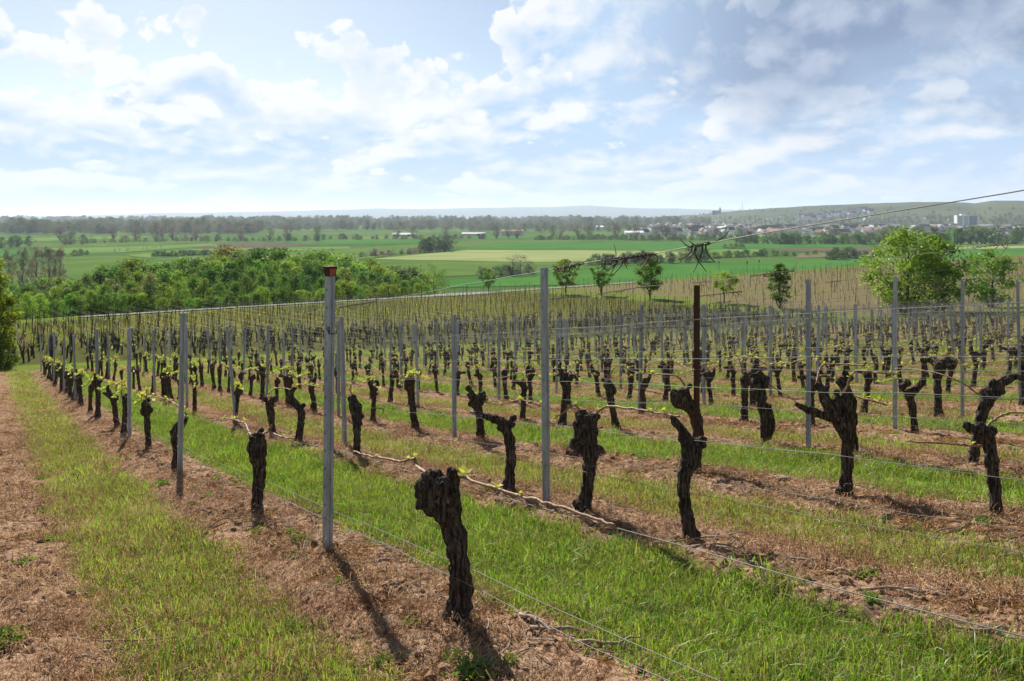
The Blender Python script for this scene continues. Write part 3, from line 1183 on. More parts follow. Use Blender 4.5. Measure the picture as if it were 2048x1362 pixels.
single = []
for i, (y, row, s, x) in enumerate(places):
    (single if i < N_SINGLE else rest).append((y, row, s, x))
single.sort(key=lambda p: (p[1], p[2]))
for (y, row, s, x) in single:
    vine_count[row] = vine_count.get(row, 0) + 1
    e = empty("vine", (x, y, zat(x, y)), ROW_RZ + prng.choice((0, math.pi)) * 0 + prng.uniform(-.3, .3))
    sc = prng.uniform(.88, 1.12)
    e.scale = (sc * prng.choice((1, 1, 1)), sc, sc * prng.uniform(.95, 1.12))
    e.rotation_euler[0] = prng.uniform(-.10, .10)
    e.rotation_euler[1] = prng.uniform(-.10, .10)
    tk = prng.randrange(10)
    o = link("trunk", TRUNKS[tk] if y < 22 else TRUNKS_LOW[tk], e)
    o.rotation_euler[2] = prng.uniform(-.9, .9) + prng.choice((0, math.pi))
    for sg in (0, 1):
        if prng.random() < .85:
            me, sh, sh2 = CANES[prng.randrange(4) * 2 + sg]
            c = link("cane", me, e)
            link("young_shoots", sh2 if row < 4 else sh, c)["kind"] = "stuff"
    n = vine_count[row]
    finish_vine(e, "%s vine, %s along the %s row counted from the camera" % ("black old" if row < 8 else "small dark", ORD[n], ORD[row]), "vines of the %s row" % ORD[row])

# the farthest vines of the block read as one mass
if rest:
    mb, mc, ms = MB(), MB(), MB()
    lows = [arrays_of(m_) for m_ in TRUNKS_LOW]
    cn = [(arrays_of(a), arrays_of(b)) for a, b, c_ in CANES]

    def put(dst, arr, x, y, z, rz, sc=1.0):
        cs, sn = math.cos(rz) * sc, math.sin(rz) * sc
        v = arr[0] @ np.array([[cs, sn, 0], [-sn, cs, 0], [0, 0, sc]]) + np.array([x, y, z])
        dst.add(v, arr[1])
    for (y, row, s, x) in rest:
        z = zat(x, y)
        put(mb, lows[prng.randrange(10)], x, y, z, ROW_RZ + prng.uniform(-1, 1), prng.uniform(.9, 1.15))
        k = prng.randrange(8)
        put(mc, cn[k][0], x, y, z, ROW_RZ)
        put(ms, cn[k][1], x, y, z, ROW_RZ)
    e = empty("distant_vines", (0, 0, 0))
    tag(e, "mass of small dark vines filling the far end of the near block", "vines", kind="stuff")
    link("trunks", mb.mesh("trunks", M_BARK, True), e)["kind"] = "stuff"
    link("canes", mc.mesh("canes", M_CANE), e)["kind"] = "stuff"
    link("young_shoots", ms.mesh("young_shoots", M_SHOOT), e)["kind"] = "stuff"


# ------------------------------------------------------------------ posts
def post_mesh(h, mt, tabs=True):
    """rolled steel channel with a groove down its face, lips and wire tabs"""
    w_, d_, th = .028, .020, .003
    prof = [(-w_, d_), (-w_, -d_), (-.007, -d_), (-.004, -d_ + .006), (.004, -d_ + .006), (.007, -d_), (w_, -d_), (w_, d_), (w_ - .011, d_ + .001), (w_ - .011, d_ - th),
            (w_ - th, d_ - th), (w_ - th, -d_ + th), (.009, -d_ + th), (.006, -d_ + .009), (-.006, -d_ + .009), (-.009, -d_ + th), (-w_ + th, -d_ + th), (-w_ + th, d_ - th), (-w_ + .011, d_ - th), (-w_ + .011, d_ + .001)]
    n = len(prof)
    mb = MB()
    v = [(a, b, -.25) for a, b in prof] + [(a, b, h) for a, b in prof]
    mb.add(v, [(i, (i + 1) % n, n + (i + 1) % n, n + i) for i in range(n)] + [tuple(range(n, 2 * n))])
    if tabs:
        for z in np.arange(.30, h - .05, .12):
            for sg in (-1, 1):
                mb.box((sg * (w_ + .003), .004, z), (.006, .012, .010))
                mb.box((sg * (w_ + .006), .004, z + .008), (.003, .012, .012))
    return mb.mesh("post", mt)


POSTS = [post_mesh(h, M_STEEL) for h in (1.84, 1.90, 1.95)]
POSTS_FAR = [post_mesh(h, M_STEEL, False) for h in (1.80, 1.90, 1.98)]
FIRST = {1: (655, 1.93), 2: (1093, 1.93), 3: (1393, 1.84), 4: (1617, 1.90), 5: (1790, 1.93), 6: (1925, 1.92)}
post_list = []
for row in range(1, N_ROWS + 1):
    t_ = row_t(row)
    s0 = s_of(t_, FIRST[row][0]) if row in FIRST else 5.25 + .17 * (row - 1) + prng.uniform(-.3, .3)
    j = 0
    while s0 + 4.9 * j < ROW_END + .8:
        s = s0 + 4.9 * j + (prng.uniform(-.25, .25) if j else 0)
        x, y = xy(s, t_ + (prng.uniform(-.05, .05) if j else 0))
        if seen(x, y, .2):
            post_list.append((y, row, j, x))
        j += 1
post_list.sort()
counts = {}
for (y, row, j, x) in sorted(post_list, key=lambda p: (p[1], p[0])):
    counts[row] = counts.get(row, 0) + 1
    z = zat(x, y)
    lean = (prng.gauss(0, .018), prng.gauss(0, .025 if y > 16 else .008))
    if j and y > 15 and prng.random() < .07:
        lean = (lean[0], prng.choice((-1, 1)) * prng.uniform(.06, .12))
    if j == 0 and row in FIRST:
        lean = (0, {1: .012, 2: -.017, 3: .006, 4: -.004, 5: .01, 6: .008}[row])
    if row == 1 and j == 0:
        o = link("post", POSTS[1], None, (x, y, z))
        h = 1.90
        # beaten-out top with red paint
        mb = MB()
        ring = []
        for zz, a, b in ((h - .065, .0290, .0212), (h - .035, .0315, .0235), (h - .012, .036, .027), (h + .002, .039, .029), (h + .004, .035, .025)):
            ring.append([(-a, b, zz), (-a, -b, zz), (a, -b, zz), (a, b, zz)])
        v = [p for r_ in ring for p in r_]
        mb.add(v, [(k * 4 + i, k * 4 + (i + 1) % 4, k * 4 + 4 + (i + 1) % 4, k * 4 + 4 + i) for k in range(len(ring) - 1) for i in range(4)] + [tuple(16 + i for i in range(4))])
        link("flared_top", mb.mesh("flared_top", M_RUST), o)
        mb = MB()
        mb.add([(-.022, -.0232, h - .058), (.008, -.0228, h - .066), (.020, -.0232, h - .055), (.026, -.0285, h - .014), (-.027, -.0285, h - .014)], [(0, 1, 2, 3, 4)])
        link("red_paint", mb.mesh("red_paint", M_RED), o)
        mb = MB()
        mb.tube([(-.03, -.02, 1.47), (-.035, -.03, 1.455), (0, -.027, 1.45), (.033, -.028, 1.447), (.036, 0, 1.447), (.03, .022, 1.45)], .0035, 5)
        mb.tube([(-.03, -.02, 1.47), (-.042, -.02, 1.49), (-.03, -.03, 1.50), (-.022, -.026, 1.462)], .005, 5)
        link("wire_loop", mb.mesh("wire_loop", M_TENDRIL), o)
        lab = "tall grey steel post with flared red-painted top, nearest to the camera"
    elif row == 3 and j == 0:
        o = link("post", post_mesh(1.83, M_RUST), None, (x, y, z))
        lab = "dark rusty brown post, the only one not grey"
    else:
        far = y > 16
        o = link("post", (POSTS_FAR if far else POSTS)[prng.randrange(3) if j or row not in FIRST else 1 if FIRST[row][1] < 1.92 else 2], None, (x, y, z))
        lab = ("grey steel post, %s along the %s row" % (ORD[counts[row]], ORD[row]))
        if j == 0 and row == 2:
            lab = "tall grey steel post at the picture's middle holding the highest wire"
    o.rotation_euler = (lean[0], lean[1], ROW_RZ - math.pi / 2 + (0.35 if j == 0 else prng.uniform(-.15, .15)))
    tag(o, lab, "post", "trellis posts")

# second post of a leaning pair seen just behind the red-topped one
for px, tt, ln in ((690, row_t(2) + .35, -.03),):
    x, y = on_row(tt, px)
    o = link("post", POSTS[0], None, (x, y, zat(x, y)))
    o.rotation_euler = (0, ln, ROW_RZ - math.pi / 2)
    tag(o, "thin grey post leaning beside its twin behind the red-topped post", "post", "trellis posts")


# ------------------------------------------------------------------ wires
def base_z(x, y):
    return float(-drop(np.array([x]), np.array([y]))[0]) + .06


def wire_path(row, h, sa, sb, rg, off=0.0, kink=.006, step=.55):
    t_ = row_t(row) + off
    n = max(3, int((sb - sa) / step))
    out = []
    ss = np.linspace(sa, sb, n)
    xs, ys = xy(ss, np.full(n, t_))
    zs = -drop(xs, ys) + .06 + h
    wv = fbm(ss * .9 + h * 7, ss * 0 + row * 3.1 + h, 3, 60 + row)
    for i in range(n):
        out.append((xs[i], ys[i] + 0.0, zs[i] + wv[i] * .035 + rg.uniform(-kink, kink)))
    return out


LEVELS = {"low front": .33, "low back": .42, "cane": .66, "lower middle": 1.02, "upper middle": 1.20, "double": 1.45, "top": 1.88}
wrng = random.Random(5)
WIRES = {}
for row in range(1, N_ROWS + 1):
    t_ = row_t(row)
    sa = max(t_ / 2.3 - 1.2, -2.5)
    for word, h in LEVELS.items():
        if row == 1 and word in ("lower middle", "upper middle", "double", "top"):
            continue
        if row > 2 and word == "low back" and row % 2:
            continue
        hh = h + wrng.uniform(-.02, .02) if row > 3 else h
        if row == 1:
            hh = {"low front": .235, "low back": .275, "cane": .69}[word]
        rr = .0016 if row <= 4 else .0022 if row < 10 else .0030
        if word == "top" and row == 2:
            rr, hh = .0030, 1.94
        pth = wire_path(row, hh, sa, ROW_END + .6, wrng, off=(.035 if word in ("low back", "upper middle") else -.03 if word in ("low front", "lower middle") else 0.0), step=.45 if row < 5 else .9)
        WIRES[(row, word)] = pth
        mb = MB()
        mb.tube(pth, rr, 5 if row < 4 else 3)
        o = link("trellis_wire", mb.mesh("trellis_wire", M_WIRE, smooth=True))
        nm = {"low front": "front one of the two low wires", "low back": "back one of the two low wires", "cane": "cane-height wire", "lower middle": "lower middle wire",
              "upper middle": "upper middle wire", "double": "thick wire below the top one", "top": "topmost wire"}[word]
        tag(o, "%s strung along the %s vine row" % (nm, ORD[row]), "wire", "trellis wires")


# ------------------------------------------------------------------ dried tendrils wound round the wires
def tangle(mb, p0, p1, rg, thick=.0035, curls=4, hang=.12):
    p0, p1 = Vector(p0), Vector(p1)
    L = (p1 - p0).length
    ax = (p1 - p0).normalized()
    a = ax.orthogonal().normalized(); b = ax.cross(a)
    for k in range(2):
        turns = L / .030 * rg.uniform(.6, 1.0)
        n = int(turns * 6) + 3
        ph = rg.uniform(0, 6)
        pts = []
        for i in range(n):
            u = i / (n - 1)
            th = ph + u * turns * 6.283 * (1 if k else -1)
            r_ = thick * 1.1 + rg.uniform(0, .005)
            pts.append(p0 + ax * (L * u + rg.uniform(-.004, .004)) + a * math.cos(th) * r_ + b * math.sin(th) * r_)
        mb.tube(pts, thick * rg.uniform(.45, .7), 4)
    for k in range(curls):
        u = rg.random()
        p = p0 + ax * L * u
        d = Vector((rg.uniform(-.6, .6), rg.uniform(-.4, .4), rg.uniform(-1.2, .05))).normalized()
        ln = hang * rg.uniform(.3, 1.0)
        sidev = d.orthogonal().normalized()
        cu = rg.uniform(1.6, 4.6) * rg.choice((-1, 1))
        pts = []
        dirv_ = d.copy()
        q_ = p.copy()
        for i in range(12):
            pts.append(q_.copy())
            dirv_ = (dirv_ + sidev * cu * .16 + Vector((0, 0, -.06))).normalized()
            q_ = q_ + dirv_ * ln / 8
        mb.tube(pts, [thick * (.95 - .055 * i) for i in range(12)], 5)


def along(path, px):
    """point of a wire at photo column px"""
    for a, b in zip(path[:-1], path[1:]):
        if a[1] > .3 and b[1] > .3:
            xa, xb = CX + a[0] / a[1] * F_PX, CX + b[0] / b[1] * F_PX
            if min(xa, xb) <= px <= max(xa, xb):
                u = (px - xa) / (xb - xa)
                return tuple(a[i] + (b[i] - a[i]) * u for i in range(3))
    return path[len(path) // 2]


trng = random.Random(3)
for (row, word, xa, xb, th, curls, hang, lab) in [
    (2, "top", 1108, 1170, .0056, 18, .09, "dried tendrils knotted round the top wire just right of the middle post"),
    (2, "top", 1210, 1308, .0066, 24, .15, "large curly tangle of dried tendrils hanging from the top wire"),
    (2, "top", 1382, 1420, .0066, 8, .19, "hooked dried tendrils dangling from the top wire above the rusty post"),
    (2, "top", 678, 755, .0035, 12, .12, "dried tendrils on the top wire beside the red-topped post"),
    (3, "top", 1100, 1162, .0035, 7, .14, "small dried tendril knot below the middle post's top"),
    (3, "top", 1195, 1285, .0035, 7, .14, "dried tendrils in front of the round-crowned track trees"),
    (3, "top", 1500, 1590, .0045, 8, .16, "bushy dried tendrils on the wire left of the big tree"),
    (3, "double", 1280, 1370, .004, 6, .2, "twisted dried shoot bound to the wire left of the rusty post"),
    (4, "top", 1400, 1480, .004, 7, .12, "dried tendrils right of the rusty post's upper end"),
    (5, "top", 1830, 1900, .004, 9, .18, "pale dried tendrils drooping between two posts at the right"),
    (2, "double", 690, 760, .003, 5, .1, "dried tendrils on the lower wire behind the red-topped post"),
    (4, "double", 1930, 2000, .004, 5, .25, "forked dead shoot caught on the wires near the right edge"),
    (3, "upper middle", 1130, 1250, .003, 4, .16, "loose dry shoot wound along the middle wire"),
]:
    mb = MB()
    p0, p1 = along(WIRES[(row, word)], xa), along(WIRES[(row, word)], xb)
    tangle(mb, p0, p1, trng, th, curls, hang)
    tag(link("tendril_tangle", mb.mesh("tendril_tangle", M_TENDRIL, smooth=True)), lab, "tendrils", "dried tendrils on the wires")
mb = MB()
for (row, word), pth in WIRES.items():
    if row < 2 or word not in ("top", "double", "upper middle", "cane"):
        continue
    for i in range(0, len(pth) - 2):
        if trng.random() < (.13 if row < 8 else .24) and 5 < pth[i][1] and seen(pth[i][0], pth[i][1]):
            a, b = Vector(pth[i]), Vector(pth[i + 1])
            m_ = a.lerp(b, trng.uniform(.2, .7))
            if row < 6:
                tangle(mb, a, m_, trng, .003, 3, .14)
            else:
                for _ in range(4):
                    p = a.lerp(b, trng.random())
                    q_ = p + Vector((trng.uniform(-.1, .1), trng.uniform(-.1, .1), trng.uniform(-.22, .12)))
                    mb.tube([p, (p + q_) / 2 + Vector((0, 0, .03)), q_], [.006, .005, .003], 3, cap=False)
tag(link("dry_tendrils", mb.mesh("dry_tendrils", M_TENDRIL)), "scattered dry tendril scraps clinging to the trellis wires", "tendrils", kind="stuff")


# ------------------------------------------------------------------ the blocks farther down: stakes, young vines and wires as one mass each
def far_block(name, label, ss, t_range, s_range, dens, stem, rg, wires=(1.0, 1.5), loose=.08):
    V, Qs = [], []
    Vl, Ql = [], []
    n = nl = 0

    def prism(x, y, z, h, w_, lx, ly):
        nonlocal n
        a = rg.uniform(0, 1.5)
        c = [(math.cos(a + k * 2.094) * w_, math.sin(a + k * 2.094) * w_) for k in range(3)]
        for zz, ox, oy in ((z - .1, 0, 0), (z + h, lx, ly)):
            for q_ in c:
                V.append((x + q_[0] + ox, y + q_[1] + oy, zz))
        for k in range(3):
            k2 = (k + 1) % 3
            Qs.append((n + k, n + k2, n + 3 + k2, n + 3 + k))
        n += 6
    ts = np.arange(t_range[0], t_range[1], ROW_DT)
    pts = []
    for t_ in ts:
        sb = s_range[1](t_) if callable(s_range[1]) else s_range[1]
        s = s_range[0] + rg.uniform(0, 1)
        i = 0
        while s < sb:
            pts.append((s, t_ + rg.uniform(-1, 1) * max(loose, .85 - .035 * max(t_, 0) if loose > .05 else loose), i))
            s += ss * rg.uniform(.85, 1.15)
            i += 1
    S = np.array([p[0] for p in pts]); T = np.array([p[1] for p in pts])
    X_, Y_ = xy(S, T)
    Z_ = -drop(X_, Y_)
    for k in range(len(pts)):
        x, y, z = X_[k], Y_[k], Z_[k]
        if not seen(x, y, 1.0) or rg.random() > dens:
            continue
        if pts[k][2] % 4 == 0:
            prism(x, y, z, rg.uniform(1.7, 2.0), .024, rg.gauss(0, .05), rg.gauss(0, .05))
        else:
            prism(x, y, z, rg.uniform(1.0, 1.5), .011, rg.gauss(0, .06), rg.gauss(0, .06))
        prism(x + rg.uniform(-.1, .1), y, z, rg.uniform(.5, .8), stem, rg.gauss(0, .08), rg.gauss(0, .08))
        if stem > .04:
            for _ in range(6):
                prism(x, y, z + .55, rg.uniform(.15, .5), .018, rg.uniform(-.35, .35), rg.uniform(-.35, .35))
        for _ in range(1 if rg.random() < .5 else 0):
            a = rg.uniform(0, 3.14); r_ = rg.uniform(.025, .06)
            cx, cy_, cz = x + rg.uniform(-.5, .5) * US, y + rg.uniform(-.5, .5) * UC, z + rg.uniform(.6, .8)
            Vl.extend([(cx - r_ * math.cos(a), cy_ - r_ * math.sin(a), cz - r_ * .6), (cx + r_ * math.cos(a), cy_ + r_ * math.sin(a), cz - r_ * .6),
                       (cx + r_ * math.cos(a), cy_ + r_ * math.sin(a), cz + r_ * .7), (cx - r_ * math.cos(a), cy_ - r_ * math.sin(a), cz + r_ * .7)])
            Ql.append((nl, nl + 1, nl + 2, nl + 3)); nl += 4
    e = empty(name, (0, 0, 0))
    tag(e, label, "vineyard", kind="stuff")
    link("stakes", fast_mesh("stakes", np.array(V), np.array(Qs), M_STAKE), e)["kind"] = "stuff"
    link("young_shoots", fast_mesh("young_shoots", np.array(Vl), np.array(Ql), M_SHOOT), e)["kind"] = "stuff"
    mb = MB()
    for t_ in ts:
        sb = s_range[1](t_) if callable(s_range[1]) else s_range[1]
        sl = np.arange(s_range[0], sb, 6.0)
        X2, Y2 = xy(sl, np.full(len(sl), t_))
        Z2 = -drop(X2, Y2)
        keep = [i for i in range(len(sl)) if seen(X2[i], Y2[i], 6.0)]
        if len(keep) < 2:
            continue
        for h in wires:
            mb.tube([(X2[i], Y2[i], Z2[i] + h) for i in keep], .0035, 3, cap=False)
    link("wires", mb.mesh("wires", M_WIRE), e)["kind"] = "stuff"


frng = random.Random(21)
far_block("old_vine_block", "dense grey old vines just beyond the grassy headland", .95, (-32, 74, ), (51.0, 68.0), .97, .06, frng, (.7, 1.1, 1.3, 1.5, 1.8), loose=.75)
far_block("staked_vine_block", "rows of young staked vines sloping down to the pale track", 1.25, (-20, 73), (68.5, 109.0), .92, .024, frng)
far_block("side_vine_block", "brownish vineyard beyond the line of small track trees", 1.5, (85, 265), (52.0, lambda t_: float(s_edge(t_)) - 8), .55, .018, frng, (.9,))

# ================================================================== trees
def _leafmat(trans, var=0.6, spread=0.02):
    def b(t):
        oi = t.new('ShaderNodeObjectInfo')
        col, r = t.x(oi.outputs['Color']), t.x(oi.outputs['Random'])
        P = t.pos()
        n = t.noise(P, 1.3, 2.0, 0.6)
        c = t.hsv(col, (r - 0.5) * spread + 0.5 + (n - 0.5) * 0.03, 1.0, (n * var * 1.6 + 1.0 - var * 0.8) * (r * 0.7 + 0.65))
        return leafy(t, c, trans, 0.02)
    return b


M_LEAF = mat("tree_leaf", _leafmat(0.5))
M_TWIG = mat("budding_twig", _leafmat(0.25, 0.4, 0.02))
M_TBARK = mat("tree_bark", lambda t: principled(t, t.mix(t.noise(t.pos(), 2.0, 3.0), (0.045, 0.038, 0.030), (0.12, 0.10, 0.08)), 0.9))


def rand_quads(C, ls, rg, up=0.2):
    """one small leaf quad at every centre"""
    n = len(C)
    d = rg.normal(size=(n, 3)); d[:, 2] = d[:, 2] * .7
    d /= np.linalg.norm(d, axis=1)[:, None]
    e = rg.normal(size=(n, 3)); e -= d * (e * d).sum(1)[:, None]
    e /= np.linalg.norm(e, axis=1)[:, None]
    L = (ls * rg.uniform(.6, 1.4, n))[:, None]
    w_ = L * rg.uniform(.4, .7, n)[:, None]
    V = np.stack([C - d * L * .5, C + e * w_ * .5, C + d * L * .5, C - e * w_ * .5], 1).reshape(-1, 3)
    return V, np.arange(4 * n).reshape(n, 4)


def tree_mesh(seed, style, n_clump=46, per=42, ls=.030, rx=.34, z0=.25, trunk=.020, density=1.0, tight=1.0):
    """unit-high tree; returns (trunk mesh, crown mesh)"""
    rg = np.random.default_rng(seed)
    cl = []
    while len(cl) < n_clump:
        u = rg.random()
        th = rg.uniform(0, 6.283)
        if style == 'round':
            prof = math.sin(math.pi * min(1, (u * .92 + .08))) ** .55
        elif style == 'tall':
            prof = (math.sin(math.pi * min(1, u * .85 + .12)) ** .7) * .75
        elif style == 'vase':
            prof = .35 + .75 * math.sin(math.pi * min(1, u * .78 + .10)) if u < .97 else .3
        elif style == 'bush':
            prof = math.sqrt(max(0, 1 - (u * .95) ** 2.4))
        else:
            prof = .30 + .7 * math.sin(math.pi * (u * .86 + .08))
        prof *= .72 + .56 * float(vnoise(np.array([th * 1.3 + seed]), np.array([u * 4.0 + seed]), seed)[0])
        r = rx * prof * math.sqrt(rg.uniform(.12, 1.0))
        cl.append((math.cos(th) * r, math.sin(th) * r, z0 + (1 - z0) * u * .97))
    cl = np.array(cl)
    C = []
    for c in cl:
        m = int(per * rg.uniform(.5, 1.4) * density)
        rc = rx * rg.uniform(.14, .30) * tight
        C.append(c + rg.normal(size=(m, 3)) * rc * np.array([.7, .7, .5]))
    C = np.concatenate(C)
    C[:, 2] = np.clip(C[:, 2], .01, 1.03)
    V, Q = rand_quads(C, ls, rg)
    crown = fast_mesh("crown", V, Q, M_TWIG if style == 'bare' else M_LEAF)
    mb = MB()
    rnd = random.Random(seed)
    top = .9 if style in ('tall', 'bare') else .72
    tr = [(0, 0, -.04, trunk * 1.25), (rnd.uniform(-.012, .012), rnd.uniform(-.012, .012), z0 * .6, trunk), (rnd.uniform(-.03, .03), rnd.uniform(-.03, .03), top * .6, trunk * .62), (rnd.uniform(-.03, .03), rnd.uniform(-.03, .03), top, trunk * .2)]
    cc = catmull(tr, 4)
    mb.tube([tuple(p[:3]) for p in cc], [max(.002, p[3]) for p in cc], 7)
    for c in cl[:: 2 if style == 'bare' else 3]:
        zb = max(z0 * .5, c[2] - rnd.uniform(.12, .30))
        k = min(len(cc) - 1, max(0, int(len(cc) * zb / top)))
        b = cc[k]
        mid = (b[:3] + c) / 2 + np.array([0, 0, -.02])
        mb.tube([tuple(b[:3]), tuple(mid), tuple(c)], [max(.003, b[3] * .5), max(.0025, b[3] * .3), .0012], 5, cap=False)
    return mb.mesh("trunk", M_TBARK, smooth=True), crown


ROUND = [tree_mesh(200 + k, 'round', 60, 60, .042, .38, .14) for k in range(4)]
TALL = [tree_mesh(220 + k, 'tall', 60, 56, .032, .30, .08) for k in range(4)]
BARE = [tree_mesh(240 + k, 'bare', 70, 42, .026, .24, .20, .018) for k in range(4)]
BUSH = [tree_mesh(260 + k, 'bush', 52, 56, .065, .55, .05, .02) for k in range(4)]
BUSH_BARE = [tree_mesh(280 + k, 'bare', 40, 30, .035, .42, .08, .018) for k in range(2)]


def tree(name, protos, x, y, h, color, label, cat="tree", group=None, z=None, wide=1.0, k=None, rg=random):
    e = empty(name, (x, y, (zat(x, y) if z is None else z) - .02 * h), rg.uniform(0, 6.28))
    e.scale = (h * wide * rg.uniform(.9, 1.1), h * wide * rg.uniform(.9, 1.1), h)
    t_, c = protos[rg.randrange(len(protos)) if k is None else k]
    link("trunk", t_, e)
    o = link("crown", c, e)
    o.color = (*color, 1.0)
    return tag(e, label, cat, group)


G_MID, G_DARK, G_YEL, G_OLIVE, G_BRONZE, G_GREY = (.118, .225, .024), (.070, .150, .024), (.205, .300, .030), (.130, .215, .030), (.20, .225, .045), (.14, .19, .06)
B_TWIG = (.225, .17, .115)
vr = random.Random(9)


def ray_xy(px, d):
    return (px - CX) / F_PX * d, d


# trees along the grassy track, each its own shape
for (px, d, base, top, style, rx, z0, n, col, wide, lab) in [
    (977, 138, 590, 543, 'round', .32, .24, 50, G_MID, 1.0, "small round-crowned tree standing by the pale track junction"),
    (1132, 122, 603, 533, 'vase', .32, .30, 60, G_YEL, 1.0, "thin vase-shaped sapling right of the middle post"),
    (1203, 118, 608, 540, 'vase', .27, .30, 60, G_MID, 1.0, "leaning narrow sapling between the two wider track trees"),
    (1300, 112, 614, 533, 'round', .34, .24, 70, G_MID, 1.0, "leafy young tree left of the rusty post"),
    (1448, 105, 624, 560, 'round', .42, .42, 50, G_YEL, 1.15, "low spreading pale tree just right of the rusty post"),
    (1560, 98, 626, 532, 'tall', .30, .18, 60, G_MID, 1.0, "slim tree behind the bushy tendrils left of the big tree"),
    (1985, 96, 626, 508, 'round', .40, .14, 80, G_OLIVE, 1.1, "loose olive-green tree at the right beside the big one"),
]:
    x, y = ray_xy(px, d)
    h = (base - top) / F_PX * d
    protos = [tree_mesh(int(px), style, n, 60, .042, rx, z0, .018, tight=.75)]
    tree("young_tree", protos, x, y, h, col, lab, group="trees along the track", wide=wide, rg=vr)
# the big double tree
bigp = [tree_mesh(901, 'round', 120, 70, .034, .44, .10, .018, tight=.72), tree_mesh(905, 'round', 100, 70, .036, .46, .08, .017, tight=.72)]
x, y = ray_xy(1815, 90)
tree("large_tree", bigp, x, y, (630 - 458) / F_PX * 90, G_YEL, "largest bright green tree, in front of the town", k=0, wide=1.05, rg=vr)
x, y = ray_xy(1872, 91)
tree("large_tree", bigp, x, y, (630 - 474) / F_PX * 90, G_MID, "slightly lower tree merged with the largest one's right side", k=1, wide=.9, rg=vr)
# ivy-clad tree at the left edge of the picture
ivy = [tree_mesh(931, 'bush', 120, 90, .030, .205, .02, .03)]
x, y = ray_xy(-16, 42)
tree("ivy_tree", ivy, x, y, 5.8, (.26, .34, .03), "tall ivy-covered tree cut by the left edge", k=0, rg=vr)
x, y = ray_xy(-14, 40.5)
tree("shrub", BUSH, x, y, 2.2, (.13, .20, .025), "dark shrub at the foot of the ivy-covered tree", "shrub", wide=.8, rg=vr)
x, y = ray_xy(868, 150)
tree("willow_tree", [tree_mesh(951, 'vase', 60, 50, .03, .36, .1, .02)], x, y, (596 - 528) / F_PX * 150 + .8, G_OLIVE, "olive-coloured tree at the right end of the hedge by the track", rg=vr)

# hedge and small trees behind the track
px = 52.0
while px < 852:
    a = (px - CX) / F_PX
    s_ = 121.5 + vr.uniform(-1, 3.5)
    d = s_ / (UC - US * a)
    x, y = a * d, d
    if px < 330:
        top = vr.uniform(570, 600)
    elif px < 500:
        top = vr.uniform(590, 606)
    elif px < 640:
        top = vr.uniform(572, 592)
    else:
        top = vr.uniform(560, 578)
    h = max(1.8, (-zat(x, y)) - (top - HZ) / F_PX * d)
    c = vr.choice((G_MID, G_YEL, G_YEL, G_OLIVE, (.10, .165, .02)))
    word = {G_MID: "mid green", G_YEL: "yellow-green", G_OLIVE: "olive"}.get(c, "fresh green")
    if px < 330:
        tree("small_tree", ROUND + BUSH, x, y, h, c, "%s small tree behind the vineyard's far left end, %s of that colour" % (word, nth("smalltree" + word)), group="small trees behind the vineyard", wide=.95, rg=vr)
        px += vr.uniform(20, 34)
    else:
        tree("shrub", BUSH, x, y, h, c, "%s shrub in the track hedge, %s of that colour from the left" % (word, nth("hedge" + word)), "shrub", "hedge shrubs along the track", wide=vr.uniform(.8, 1.2), rg=vr)
        px += vr.uniform(11, 18)

# the wood on the bank below
TOPX = [-40, 60, 130, 190, 260, 330, 440, 560, 640, 700, 760, 830, 900]
TOPY = [556, 552, 555, 540, 514, 512, 502, 494, 493, 502, 513, 526, 562]
for layer, (s_l, off, step) in enumerate(((133, 50, 26), (150, 32, 28), (172, 14, 26), (196, 4, 27), (220, 0, 32))):
    px = -30 + vr.uniform(0, 20)
    while px < 850:
        a = (px - CX) / F_PX
        s_ = s_l + vr.uniform(-6, 6)
        d = s_ / (UC - US * a)
        x, y = a * d, d
        top = np.interp(px, TOPX, TOPY) + off + vr.uniform(-3, 14)
        h = -zat(x, y) - (top - HZ) / F_PX * d
        px += step * vr.uniform(.7, 1.3)
        if h < 2.5:
            continue
        q_ = vr.random()
        c = G_DARK if q_ < .24 else G_MID if q_ < .56 else G_OLIVE if q_ < .74 else G_YEL if q_ < .92 else G_GREY if q_ < .97 else G_BRONZE
        word = {G_DARK: "dark green", G_MID: "mid green", G_OLIVE: "olive", G_YEL: "yellow-green", G_GREY: "grey-green", G_BRONZE: "bronze-tinted"}[c]
        where = ("along the near edge of", "in the front part of", "in the middle of", "towards the back of", "at the back of")[layer]
        tree("woodland_tree", TALL + TALL + ROUND[:1], x, y, min(h, 19), c, "%s tree, %s from the left %s the wood" % (word, nth(word + where), where), group="trees of the wood below the track", wide=vr.uniform(.9, 1.25), rg=vr)
for px, top, k in ((452, 488, 0), (468, 491, 1)):
    d = 205.0
    x, y = ray_xy(px, d)
    tree("bronze_tree", ROUND, x, y, -zat(x, y) - (top + 4 - HZ) / F_PX * d, (.215, .215, .045), ("taller" if k == 0 else "lower") + " golden-brown tree rising above the wood", group="golden trees", rg=vr)

# tall bare poplars at the far left
for i, (px, top) in enumerate(((18, 497), (46, 494), (72, 488), (97, 491), (120, 494))):
    d = 400.0
    x, y = ray_xy(px, d)
    tree("poplar", BARE, x, y, PLAIN - (top - HZ) / F_PX * d, B_TWIG, "%s of the five bare brown poplars at the far left" % ("leftmost", "second", "third", "fourth", "rightmost")[i],
         group="bare poplars at the far left", wide=.62, rg=vr)

